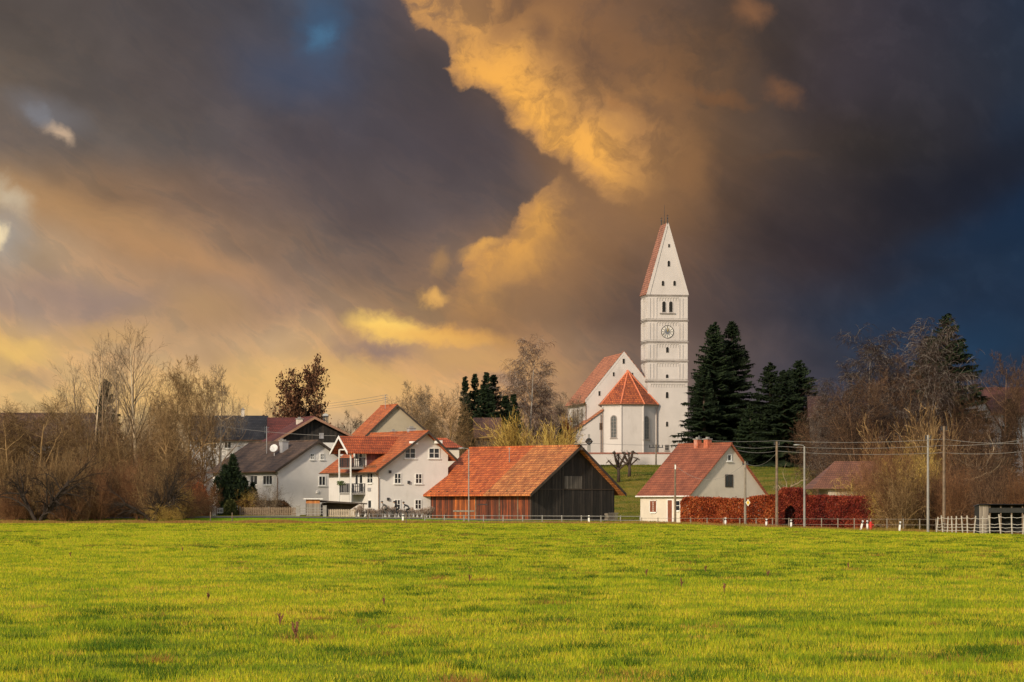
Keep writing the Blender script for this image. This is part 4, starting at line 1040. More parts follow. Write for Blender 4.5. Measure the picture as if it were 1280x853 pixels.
# ================================================================== small white house, right
def cottage():
    H = gable_house('cottage', 'small white cottage with steep red roof and twin brick chimneys', 'house', 862, 350, 40, 958, 800.5, 617.5, (912.2, 556), 620, plaster_warm, T_small, oe=.35, og=.35, rt=.14)
    r, f, l = H['root'], H['front'], H['left']
    sh = simple('red_brown_shutter', (.20, .06, .03), .7, .2, 3)
    u = l.window(812.8, 625.5, 820.8, 641, 2, 2, True, .08, shutters=sh)
    l.window(845.5, 625.5, 850, 639, 1, 2, True, .08)
    ua, zt_ = l.hit(840.8, 625.5); ub, _ = l.hit(835.2, 625.5)
    ua, ub = min(ua, ub), max(ua, ub)
    mb = MB(); l.box(mb, ua, .15, ub, zt_, .003, .06); d = mb.build('front_door', sh, r)
    mb = MB(); l.box(mb, ua - .12, .1, ua - .003, zt_ + .1, .003, .1); l.box(mb, ub + .003, .1, ub + .12, zt_ + .1, .003, .1); l.box(mb, ua, zt_ + .003, ub, zt_ + .1, .003, .1); mb.build('door_frame', white_paint, d)
    mb = MB(); l.box(mb, ua - .5, 0, ub + .6, .14, .003, 1.1); mb.build('door_step', concrete, r)
    f.window(908.6, 568, 914.5, 577, 1, 1, True, .12); f.window(906.3, 593.3, 915.8, 609, 2, 1, False, .07, frame=bargeboard)
    gutter(H, 'left', white_paint)
    for px in (874.2, 886.4):
        # centre along the ridge solved on the ridge plane
        k = (px - 912.2) / (H['og'] * 0 + 1); 
        best = min(np.linspace(0, H['L'], 200), key=lambda y: abs(640 + F * ((H['root'].matrix_basis @ Vector((H['rx'], y, 0))).x) / ((H['root'].matrix_basis @ Vector((H['rx'], y, 0))).y) - px))
        chimney(H, H['rx'] - .25, best, .62, .62, .62, simple('red_brick', (.42, .12, .06), .85, .3, 5, dirt=((.5, .4, .34), 1.5, .55, .6)), below=1.3)
    mb = MB(); y = H['L'] * .62; mb.tube([(H['rx'], y, H['rz']), (H['rx'], y, H['rz'] + 1.1)], .02, 5)
    mb.tube([(H['rx'] - .4, y, H['rz'] + .9), (H['rx'] + .4, y, H['rz'] + .9)], .015, 5); mb.build('aerial', metal_grey, H['roof'])
    return H
CT = cottage()

# ================================================================== brown-roofed white house, left
def brown_house():
    H = gable_house('family_house', 'white house with weathered dark brown roof behind the picket fence', 'house', 347, 378, 33, 447, 266, 586.5, (396, 552.5), 590, plaster, T_brown, oe=.6, og=.5, barge=bargeboard)
    r, f, l = H['root'], H['front'], H['left']
    f.window(387.3, 566.8, 392.8, 575, 2, 2, True, .09); f.window(399.8, 566.8, 405.2, 575, 2, 2, True, .09); f.window(398, 595, 407, 607.5, 2, 1, True, .1)
    l.window(329.5, 594, 340.5, 606.5, 3, 1, True, .1); l.window(313.5, 594, 322, 606.5, 2, 1, True, .1); l.window(276, 596, 284, 607, 2, 1, True, .1)
    u, z = f.hit(396.5, 615.2); mb = MB(); f.box(mb, u - .12, z - .15, u + .12, z + .15, .003, .15); mb.build('wall_lamp', white_paint, r)
    gutter(H, 'left', copper)
    chimney(H, H['rx'] - 1.9, 4.6, .05, .8, .7, grey_render, below=2.0); chimney(H, H['rx'] - .6, 7.5, .25, .5, .5, grey_render)
    # satellite dish and aerial mast on the roof
    def roofpt(x, y): return Vector((x, y, H['zL'] + H['sl'] * x + .15))
    p = roofpt(2.4, 5.2); mb = MB(); mb.tube([p, p + Vector((0, 0, .7))], .04, 6)
    c = p + Vector((-.1, -.05, .95)); nrm = Vector((-.6, -.5, .35)).normalized(); u_ = nrm.orthogonal().normalized(); v_ = nrm.cross(u_)
    n0 = len(mb.v); K = 14
    mb.v.append(tuple(c - nrm * .1)); mb.v += [tuple(c + (u_ * math.cos(a) + v_ * math.sin(a)) * .5) for a in np.linspace(0, 2 * math.pi, K + 1)[:-1]]
    mb.f += [(n0, n0 + 1 + i, n0 + 1 + (i + 1) % K) for i in range(K)]; mb.tube([c - nrm * .1, c + nrm * .45], .02, 4)
    mb.build('satellite_dish', white_paint, H['roof'])
    p = roofpt(2.9, 8.0); mb = MB(); mb.tube([p - Vector((0, 0, .3)), p + Vector((0, 0, 3.3))], .045, 6)
    for k in range(4): mb.tube([p + Vector((-.5, -.3, 3.2 - k * .22)), p + Vector((.5, .3, 3.2 - k * .22))], .02, 4)
    mb.build('aerial_mast', metal_grey, H['roof'])
    return H
BH = brown_house()

# ================================================================== dark-roofed long house behind it (ridge parallel to the picture)
def long_house(name, label, px0, px1, Y, ridge, eave, wallmat, roofmat, th=3, depth=9, cat='house', hip=0.0, wallpx=None, og=.4, base=None, yoff=0):
    x0, x1 = gx(px0, Y), gx(px1, Y); z0 = gz((x0 + x1) / 2, Y) if base is None else base
    t = thing(name, label, cat, (x0, Y, z0), R(th)); w = (x1 - x0) / math.cos(R(th))
    zr, ze = zpy(ridge, Y) * (1 + depth / 2 / Y) - z0, zpy(eave, Y) - z0
    mb = MB(); mb.prism([(0, -1.5), (depth, -1.5), (depth, ze), (depth / 2, zr - .15), (0, ze)] if not hip else [(0, -1.5), (depth, -1.5), (depth, ze - .2), (0, ze - .2)], og, w - og, lambda a, b, q: (q, a, b)); wall = mb.build('wall', wallmat, t)
    k = (zr - ze) / (depth / 2); o = .5
    mb = MB()
    if hip:
        A = [(0, -o, ze - k*o + .01), (w, -o, ze - k*o + .01), (w, depth + o, ze - k*o + .01), (0, depth + o, ze - k*o + .01)]; B = [(hip, depth/2, zr), (w - hip, depth/2, zr)]
        mb.quad(A[0], A[1], B[1], B[0]); mb.quad(A[2], A[3], B[0], B[1]); mb.quad(A[1], A[2], B[1]); mb.quad(A[3], A[0], B[0]); mb.quad(*A)
    else:
        mb.prism([(-o, ze - k*o + .004), (depth/2, zr + .004), (depth + o, ze - k*o + .004), (depth + o, ze - k*o + .16), (depth/2, zr + .18), (-o, ze - k*o + .16)], 0, w, lambda a, b, q: (q, a, b))
    ro = mb.build('roof', roofmat, t)
    mb = MB(); mb.tube([(.1, -o - .05, ze - k*o + .03), (w - .1, -o - .05, ze - k*o + .03)], .07, 6); mb.build('gutter', copper, ro)
    return dict(root=t, w=w, zr=zr, ze=ze, roof=ro, front=Face(t, 'front'), rz=zr, depth=depth)
def slate_house():
    T2 = tiles('slate_tiles_long', (.050, .048, .052), (.034, .033, .036), (.015, .015, .015), 'x', patch=((.08, .07, .065), 1.2, .55, .6))
    H = long_house('farmhouse', 'long house with black slate roof and one pale chimney behind the bare trees', 236, 334, 405, 521.5, 548, plaster, T2)
    f = H['front']
    for a, b in ((280, 289.5), (263, 271), (249, 256), (237.5, 242)): f.window(a, 552, b, 561, 2, 1, True, .1)
    for a, b in ((262, 270), (245, 252)): f.window(a, 574, b, 586, 2, 1, True, .1)
    c = H['front'].hit(302, 540)[0]
    chimney(dict(rz=H['zr'], roof=H['roof']), c, 4.5, .9, .45, .45, plaster_warm, below=.6)
slate_house()
def red_dark_barn():
    # gable (dark boards) with a long dark red roof to its left
    Tx = tiles('dark_red_tiles_long', (.17, .038, .024), (.12, .026, .018), (.05, .01, .01), 'x')
    H = gable_house('farm_barn', 'broad dark-boarded gable barn with dark red roof left of the orange roofs', 'barn', 345, 398, 20, 437, 333, 550, (390.5, 523), 546, wood_black, T_dred, oe=.7, og=1.0, barge=simple('pale_verge', (.30, .16, .10), .7, .15))
    r, f = H['root'], H['front']
    ua, za = f.hit(404, 553.5); ub, zb_ = f.hit(430, 562.0)
    mb = MB(); f.box(mb, .1, -1, H['w'] - .1, za, .003, .05); mb.build('white_base', plaster, r)
    f.window(399, 541.5, 404.5, 548.5, 1, 1, False, .1, frame=grey_render, pane=simple('frosted_pane', (.32, .31, .33), .4, .1))
    u, _ = f.hit(378.5, 530); chimney(H, u, 1.5, -.1, .7, .6, plaster_warm, below=1.6)
    H2 = long_house('stable', 'dark red roofed wing left of the dark gable barn', 333, 384, 404, 524, 549, plaster_warm, Tx)
    # lantern-like metal flue
    Y = 402; x = gx(407, Y); t = thing('flue_pipe', 'dark metal flue with rounded cage cap above the dark gable', 'chimney', (x, Y, zpy(534, Y)))
    mb = MB(); mb.box(-.35, -.35, -2.5, .35, .35, .2); 
    for a in (-.28, -.1, .1, .28):
        mb.box(a - .04, -.33, .2, a + .04, -.27, 1.3); mb.box(a - .04, .27, .2, a + .04, .33, 1.3)
    mb.box(-.38, -.38, 1.3, .38, .38, 1.4); mb.build('flue_body', metal_dark, t)
    mb = MB(); mb.prism([(.36 * math.cos(q), 1.401 + .3 * math.sin(q)) for q in np.linspace(0, math.pi, 9)], -.36, .36, lambda a, b, q: (a, q, b)); mb.build('flue_cap', metal_grey, t)
red_dark_barn()
def tan_house():
    H = gable_house('old_house', 'tan rendered gable house with orange roof rising behind the white house', 'house', 459, 425, 22, 536, 441, 543, (495.5, 507.5), 543, plaster_tan, T_orange, oe=.6, og=.35, barge=bargeboard)
    r = H['root']
    mb = MB(); mb.tube([(H['rx'] - .5, 3, H['rz'] - .3), (H['rx'] - .5, 3, H['rz'] + 1.6)], .04, 5)
    for k in range(3): mb.tube([(H['rx'] - 1.0, 2.8, H['rz'] + 1.5 - k * .25), (H['rx'], 3.2, H['rz'] + 1.5 - k * .25)], .025, 4)
    mb.build('aerial', metal_grey, H['roof'])
tan_house()
# long reddish-roofed building behind the left thicket
Tx = tiles('old_red_tiles', (.085, .045, .026), (.06, .032, .02), (.05, .02, .012), 'x', patch=((.12, .05, .03), .8, .5, .6))
HL = long_house('long_barn', 'long building with old red-brown roof hidden behind the left thicket', -40, 128, 400, 518, 552, grey_render, Tx, th=1, depth=12)
for a in (18, 52, 92): HL['front'].window(a, 566, a + 13, 577, 3, 1, True, .12)
# shed roof behind the trees in the centre
Tz = tiles('dull_tiles', (.13, .06, .04), (.09, .04, .03), (.04, .02, .015), 'x')
long_house('shed', 'low building with dull brown roof among the trees behind the wooden barn', 592, 628, 448, 524, 545, bargeboard, Tz, th=2, depth=7)
# houses on the right
long_house('rear_house', 'dark red roofed house between the two groups of dark spruces', 1010, 1034, 470, 497, 520, bargeboard, tiles('rear_tiles', (.07, .025, .016), (.05, .018, .012), (.03, .01, .01), 'x'), th=-4)
def upper_house():
    Tm = tiles('maroon_tiles', (.14, .05, .035), (.10, .035, .025), (.03, .01, .01))
    H = gable_house('hill_house', 'white gable house with dark maroon roof on the hill behind the right-hand trees', 'house', 1204, 440, 14, 1252, 1197, 512, (1222, 490), 538, plaster, Tm, oe=.5, og=.4)
    f = H['front']; f.window(1216, 524, 1222, 532, 2, 1, True, .1)
    long_house('hill_wing', 'long maroon roof wing to the right of the white hill house', 1226, 1300, 446, 486, 515, plaster, tiles('maroon_tiles_long', (.14, .05, .035), (.10, .035, .025), (.03, .01, .01), 'x'), th=3)
upper_house()
# garage with hipped roof behind the red hedge
HG = long_house('garage', 'low garage with hipped brown roof and pale boards behind the red hedge', 1014, 1136, 356, 577, 607.5, wood_pale, tiles('garage_tiles_x', (.22, .09, .05), (.16, .065, .036), (.08, .03, .02), 'x'), th=2, depth=8, hip=3.2, og=1.9, cat='garage')
# open field shelter at the far right
def shelter():
    Y = 296; x0, x1 = gx(1224, Y), gx(1292, Y); z0 = gz((x0 + x1) / 2, Y) - .15; ht = zpy(631, Y) - z0
    t = thing('field_shelter', 'low dark open-fronted shelter with corrugated roof at the right fence', 'shed', (x0, Y, z0)); w = x1 - x0
    mb = MB(); mb.box(0, 0, 0, .85, .08, ht - .05); mb.box(0, .08, 0, .08, 3, ht - .05); mb.build('board_wall', wood_grey, t)
    mb = MB(); mb.box(.09, 2.9, 0, w, 3, ht - .1); mb.box(w - .1, 0, 0, w, 2.9, ht - .1); mb.box(.86, .0, ht - .75, w - .11, .06, ht - .3) ; mb.build('rear_wall', simple('tarred_boards', (.022, .022, .02), .8, .3, 3), t)
    mb = MB(); n = 40; 
    for i in range(n):
        a = -.1 + i * (w + .2) / n; b = a + (w + .2) / n; m_ = (a + b) / 2
        mb.quad((a, -.4, ht), (m_, -.4, ht + .07), (m_, 3.2, ht - .1), (a, 3.2, ht - .17)); mb.quad((m_, -.4, ht + .07), (b, -.4, ht), (b, 3.2, ht - .17), (m_, 3.2, ht - .1))
    mb.build('corrugated_roof', metal_dark, t)
    mb = MB()
    for i in range(1, 5):
        a = i * w / 5; mb.box(a - .06, .07, 0, a + .06, .19, ht - .1)
    mb.build('post', wood_post, t)
shelter()
# grey shed and lean-to carport beside the white house
def carport():
    Y = 358; x0 = gx(383, Y); z0 = gz(x0, Y)
    t = thing('garden_shed', 'small grey board shed with rusty orange top boards by the picket fence', 'shed', (x0, Y, z0), R(6)); w = gx(400, Y) - x0; h = zpy(624.5, Y) - z0
    mb = MB(); mb.box(0, 0, 0, w, 1.8, h - .45); mb.build('board_wall', wood_grey, t)
    mb = MB(); mb.box(0.02, .02, h - .448, w - .02, 1.78, h); mb.build('top_board', planks('rusty_boards', (.42, .14, .04), (.62, .25, .07), 'x', .16), t)
    mb = MB(); mb.box(-.3, -.3, h + .003, w + .3, 2.1, h + .12); mb.build('flat_roof', white_paint, t)
    x0 = gx(399, Y + 1); x1 = gx(457, Y + 1); t = thing('carport', 'flat brown carport roof in front of the lower balconies', 'carport', (x0, Y + 1, z0), R(-1)); w = x1 - x0; h = zpy(628, Y) - z0
    mb = MB(); mb.prism([(0, h), (w, h - .25), (w, h - .1), (0, h + .22)], 0, 3, lambda a, b, q: (a, q, b)); mb.build('carport_roof', bargeboard, t)
    mb = MB(); mb.box(.1, 2.4, 0, w * .62, 2.5, h - .05); mb.prism([(w * .62, h - .9), (w * .62, h - .15), (w * .85, h - .15)], 2.4, 2.5, lambda a, b, q: (a, q, b)); mb.build('rear_boarding', simple('umber_boards', (.10, .075, .06), .8, .25, 4), t)
    mb = MB()
    for xx in (.15, w - .3): mb.box(xx, .1, 0, xx + .12, .22, h - .2)
    mb.build('post', wood_grey, t)
carport()

# ================================================================== bare trees
def _norm(a): return a / np.maximum(np.linalg.norm(a, axis=-1, keepdims=True), 1e-9)
def segs_to_mesh(name, P, Rd, sides, mat, tone):
    """P (N,K,3) polylines, Rd (N,K) radii -> open tubes"""
    N, K, _ = P.shape
    D = np.empty_like(P); D[:, 1:-1] = P[:, 2:] - P[:, :-2]; D[:, 0] = P[:, 1] - P[:, 0]; D[:, -1] = P[:, -1] - P[:, -2]; D = _norm(D)
    ref = np.where(np.abs(D[..., 2:3]) > .9, np.array([1., 0, 0]), np.array([0, 0, 1.])); U = _norm(np.cross(D, ref)); Wv = np.cross(D, U)
    a = np.arange(sides) * 2 * np.pi / sides
    V = P[:, :, None] + (U[:, :, None] * np.cos(a)[None, None, :, None] + Wv[:, :, None] * np.sin(a)[None, None, :, None]) * Rd[:, :, None, None]
    idx = np.arange(N * K * sides).reshape(N, K, sides); A = idx[:, :-1]; B = idx[:, 1:]
    Fq = np.stack([A, np.roll(A, -1, 2), np.roll(B, -1, 2), B], -1).reshape(-1)
    T = np.broadcast_to(tone[:, None, None], (N, K, sides)).ravel()
    return V.reshape(-1, 3), Fq, T
def join_parts(parts):
    V, Fc, T = [], [], []; o = 0
    for v, f, t in parts: V.append(v); Fc.append(f + o); T.append(t); o += len(v)
    return np.concatenate(V), np.concatenate(Fc), np.concatenate(T)
def children(P, Rd, L, n, t0, t1, ang, lenf, radf, K, rs, wander, up, taper=.25, tshape=1.0, droop=0.0, minr=.006):
    """grow n children from each parent polyline"""
    N, Kp, _ = P.shape
    t = t0 + (t1 - t0) * (np.arange(n)[None] + rs.random((N, n))) / n; t = t.ravel(); pi = np.repeat(np.arange(N), n)
    q = t * (Kp - 1); i = np.minimum(q.astype(int), Kp - 2); f = (q - i)[:, None]
    p = P[pi, i] * (1 - f) + P[pi, i + 1] * f; d = _norm(P[pi, i + 1] - P[pi, i]); r = Rd[pi, i] * (1 - f[:, 0]) + Rd[pi, i + 1] * f[:, 0]
    M = len(p)
    rnd = _norm(np.cross(d, rs.normal(size=(M, 3)))); an = ang * rs.uniform(.7, 1.25, M)
    dr = _norm(d * np.cos(an)[:, None] + rnd * np.sin(an)[:, None])
    ln = L[pi] * lenf * rs.uniform(.65, 1.15, M) * (1 - (1 - tshape) * np.abs(t - t0) / max(t1 - t0, 1e-6))
    Q = np.empty((M, K, 3)); Q[:, 0] = p
    for k in range(1, K):
        dr = dr + rs.normal(size=(M, 3)) * wander; dr[:, 2] += up - droop * k / K; dr = _norm(dr)
        Q[:, k] = Q[:, k - 1] + dr * (ln / (K - 1))[:, None]
    r0 = np.maximum(r * radf, minr); rr = r0[:, None] * np.linspace(1, taper, K)[None]; rr = np.maximum(rr, minr * .8)
    return Q, rr, ln
bark_stops = [(0, (.05, .038, .028)), (.5, (.13, .095, .062)), (1, (.25, .19, .12))]
bark_brown = toned('bark_brown', [(0, (.045, .026, .014)), (.5, (.20, .115, .048)), (1, (.50, .33, .15))])
bark_gold = toned('bark_golden', [(0, (.10, .055, .014)), (.35, (.34, .20, .045)), (.7, (.66, .45, .10)), (1, (.80, .60, .18))])
bark_red = toned('bark_reddish', [(0, (.06, .026, .014)), (.5, (.20, .09, .04)), (1, (.36, .19, .085))])
bark_grey = toned('bark_grey', [(0, (.06, .042, .028)), (.5, (.19, .13, .08)), (1, (.52, .40, .26))])
bark_birch = toned('bark_birch', [(0, (.055, .030, .022)), (.6, (.13, .075, .055)), (1, (.40, .35, .30))])
bark_birch_shaded = toned('bark_shaded_birch', [(0, (.022, .014, .012)), (.6, (.075, .045, .035)), (1, (.30, .26, .22))])  # birch bark darkened to stand in for the shade over the right-hand trees
bark_brown_shaded = toned('bark_brown_shaded', [(0, (.025, .014, .009)), (.5, (.10, .052, .030)), (1, (.30, .18, .10))])  # brown bark copy with the right-hand trees' shade put into its colour
bark_dark = toned('bark_dark', [(0, (.022, .016, .012)), (1, (.055, .04, .03))])
SPEC = {}
def proto(kind, seed):
    """returns (trunk mesh, crown mesh) about 10 units high"""
    rs = np.random.default_rng(seed); mat = {'spread': bark_brown, 'upright': bark_grey, 'birch': bark_birch, 'willow': bark_gold, 'shrub': bark_brown, 'redshrub': bark_red, 'greyshrub': bark_grey, 'darkshrub': bark_brown_shaded, 'darkspread': bark_brown_shaded, 'goldshrub': bark_gold, 'round': bark_grey, 'oak': bark_dark, 'orchard': bark_grey, 'leaning': bark_dark, 'darkbirch': bark_birch_shaded, 'brownwillow': bark_brown}[kind]
    K = 9; tr = []; cr = []
    def trunk(n, h, r, lean, wander=.05, base=0.0, taper=.18, tone=.5, up=.04):
        a = rs.uniform(0, 2 * np.pi, n); d = np.stack([np.cos(a) * lean, np.sin(a) * lean, np.ones(n)], 1); d = _norm(d)
        P = np.empty((n, K, 3)); P[:, 0] = np.stack([np.cos(a) * base, np.sin(a) * base, -.15 * np.ones(n)], 1); hh = h * rs.uniform(.75, 1.1, n) if n > 1 else np.array([h])
        for k in range(1, K):
            d = d + rs.normal(size=(n, 3)) * wander; d[:, 2] += up; d = _norm(d); P[:, k] = P[:, k - 1] + d * (hh / (K - 1))[:, None]
        return P, r * np.linspace(1, taper, K)[None] * np.ones((n, 1)), hh
    if kind in ('spread', 'round', 'oak', 'darkspread'):
        P0, R0, L0 = trunk(1, 8.2, .17, .04, .06, taper=.12)
        P1, R1, L1 = children(P0, R0, L0, 17, .2, .97, 1.05, .56, .5, 8, rs, .14, .045, tshape=.5)
        P2, R2, L2 = children(P1, R1, L1, 9, .15, 1, .85, .46, .5, 6, rs, .16, .05)
        P3, R3, L3 = children(P2, R2, L2, 8, .12, 1, .85, .5, .55, 5, rs, .16, .03, minr=.0075)
        P4, R4, L4 = children(P3, R3, L3, 6, .15, 1, .75, .5, .7, 3, rs, .15, .02, minr=.006)
        tr = [(P0, R0, 6), (P1, R1, 5)]; cr = [(P2, R2, 4), (P3, R3, 3), (P4, R4, 3)]
    elif kind == 'orchard':
        P0, R0, L0 = trunk(1, 4.6, .32, .1, .1, taper=.6)
        P1, R1, L1 = children(P0, R0, L0, 7, .5, 1, .8, 1.15, .6, 8, rs, .22, .05, tshape=.9)
        P2, R2, L2 = children(P1, R1, L1, 7, .2, 1, .8, .42, .5, 6, rs, .2, .12)
        P3, R3, L3 = children(P2, R2, L2, 7, .15, 1, .7, .5, .6, 4, rs, .2, .1, minr=.01)
        tr = [(P0, R0, 7), (P1, R1, 6)]; cr = [(P2, R2, 4), (P3, R3, 3)]
    elif kind == 'leaning':     # the dark arching old fruit tree at the left
        P0, R0, L0 = trunk(4, 5.5, .24, .75, .08, .1, .5, up=-.03)
        P1, R1, L1 = children(P0, R0, L0, 7, .25, 1, .6, .85, .6, 8, rs, .12, .0, tshape=.9, droop=.18)
        P2, R2, L2 = children(P1, R1, L1, 9, .2, 1, .6, .5, .5, 6, rs, .16, .0)
        P3, R3, L3 = children(P2, R2, L2, 9, .15, 1, .6, .45, .6, 4, rs, .16, .02, minr=.008)
        tr = [(P0, R0, 7), (P1, R1, 5)]; cr = [(P2, R2, 4), (P3, R3, 3)]
    elif kind == 'upright':
        P0, R0, L0 = trunk(1, 9.6, .17, .03, .045, taper=.1)
        P1, R1, L1 = children(P0, R0, L0, 20, .26, .96, .72, .40, .42, 7, rs, .08, .045, tshape=.5)
        P2, R2, L2 = children(P1, R1, L1, 7, .2, 1, .6, .45, .5, 5, rs, .1, .05)
        P3, R3, L3 = children(P2, R2, L2, 6, .15, 1, .6, .5, .6, 4, rs, .12, .03, minr=.006)
        tr = [(P0, R0, 6)]; cr = [(P1, R1, 4), (P2, R2, 3), (P3, R3, 3)]
    elif kind in ('birch', 'darkbirch'):
        P0, R0, L0 = trunk(1, 8.6, .12, .06, .07, taper=.04)
        P1, R1, L1 = children(P0, R0, L0, 26, .2, .99, .8, .36, .5, 7, rs, .09, .09, tshape=.55)
        P2, R2, L2 = children(P1, R1, L1, 11, .15, 1, .75, .45, .5, 6, rs, .14, -.03, droop=.1)
        P3, R3, L3 = children(P2, R2, L2, 10, .15, 1, .75, .6, .55, 6, rs, .13, -.12, droop=.3, minr=.0065)
        P4, R4, L4 = children(P3, R3, L3, 2, .2, .8, .6, .6, .7, 4, rs, .1, -.2, droop=.3, minr=.006)
        tr = [(P0, R0, 6)]; cr = [(P1, R1, 4), (P2, R2, 3), (P3, R3, 3), (P4, R4, 3)]
    elif kind in ('willow', 'brownwillow'):
        P0, R0, L0 = trunk(12, 6.0, .13, rs.uniform(.2, 1.9, 12), .08, .3, .2, up=.0)
        P1, R1, L1 = children(P0, R0, L0, 13, .1, 1, .6, .6, .5, 6, rs, .09, .035, tshape=.75)
        P2, R2, L2 = children(P1, R1, L1, 11, .1, 1, .55, .5, .6, 5, rs, .1, .03, minr=.020)
        P3, R3, L3 = children(P2, R2, L2, 3, .1, 1, .6, .5, .6, 4, rs, .1, .02, minr=.015)
        tr = [(P0, R0, 5)]; cr = [(P1, R1, 3), (P2, R2, 3), (P3, R3, 3)]
    else:                      # shrubs: many stems from the ground
        P0, R0, L0 = trunk(26, 7.5, .05, rs.uniform(.1, 1.1, 26), .13, .9, .25, up=-.02)
        P1, R1, L1 = children(P0, R0, L0, 9, .1, 1, .8, .5, .6, 6, rs, .18, .0, tshape=.75, minr=.018)
        P2, R2, L2 = children(P1, R1, L1, 7, .1, 1, .9, .55, .7, 5, rs, .2, .0, minr=.014)
        P3, R3, L3 = children(P2, R2, L2, 2, .1, 1, .8, .5, .7, 3, rs, .16, .0, minr=.010)
        tr = [(P0, R0, 4)]; cr = [(P1, R1, 3), (P2, R2, 3), (P3, R3, 3)]
    out = []
    for nm, lst, lo, hi in (('trunk', tr, .45, 1.0), ('crown', cr, .0, 1.0)):
        parts = [segs_to_mesh(nm, P, Rd, s_, mat, lo + (hi - lo) * rs.random(len(P)) ** (1.0 if nm == 'trunk' else 1.5)) for P, Rd, s_ in lst]
        V, Fc, T = join_parts(parts); out.append((V, Fc, T))
    tips = cr[-1][0]
    allv = np.concatenate([out[0][0], out[1][0]]); top = allv[:, 2].max(); rad = np.percentile(np.abs(allv[:, 0]), 95)
    me_t = np_mesh(kind + '_trunk', out[0][0] / top * 10, out[0][1], 4, mat, True, out[0][2]); me_c = np_mesh(kind + '_crown', out[1][0] / top * 10, out[1][1], 4, mat, False, out[1][2])
    SPEC[(kind, seed)] = (me_t, me_c, rad / top * 10, tips / top * 10)
    return SPEC[(kind, seed)]
NAMES = {'spread': 'bare_tree', 'upright': 'bare_tree', 'birch': 'birch_tree', 'darkbirch': 'birch_tree', 'greyshrub': 'bare_shrub', 'darkshrub': 'bare_shrub', 'darkspread': 'bare_tree', 'willow': 'willow_tree', 'brownwillow': 'willow_tree', 'shrub': 'bare_shrub', 'redshrub': 'bare_shrub', 'goldshrub': 'bare_shrub', 'round': 'bare_tree', 'oak': 'oak_tree', 'orchard': 'fruit_tree', 'leaning': 'fruit_tree'}
def tree(kind, seed, px, Y, pytop, width, label, cat=None, group=None, rz=None, sink=0.0, name=None):
    """width: crown width in photo pixels"""
    if (kind, seed) not in SPEC: proto(kind, seed)
    mt, mc, rad, _ = SPEC[(kind, seed)]
    x = gx(px, Y); z0 = gz(x, Y) - sink; h = zpy(pytop, Y) - z0; sz = h / 10; sxy = (width / F * Y / 2) / rad
    n = name or ('bare_shrub' if 'shrub' in label and kind == 'brownwillow' else NAMES[kind]); cat = cat or n.replace('_', ' ').replace('bare ', '')
    t = thing(n, label, cat, (x, Y, z0), R(rz if rz is not None else (px * 37) % 360), group); t.scale = (sxy, sxy, sz)
    link('trunk' if 'shrub' not in n else 'stem', mt, t); link('crown', mc, t)
    return t
def leaf_cloud(name, C, size, mat, rs, tone, flat=.0):
    """one triangle pair (quad) per leaf clump at centres C"""
    n = len(C); a = _norm(rs.normal(size=(n, 3))); b = _norm(np.cross(a, rs.normal(size=(n, 3)))); s_ = (size * rs.uniform(.6, 1.3, n))[:, None]
    V = np.stack([C - a * s_, C - b * s_ * .6, C + a * s_, C + b * s_ * .6], 1).reshape(-1, 3)
    return np_mesh(name, V, np.arange(4 * n), 4, mat, colors=np.repeat(tone, 4))

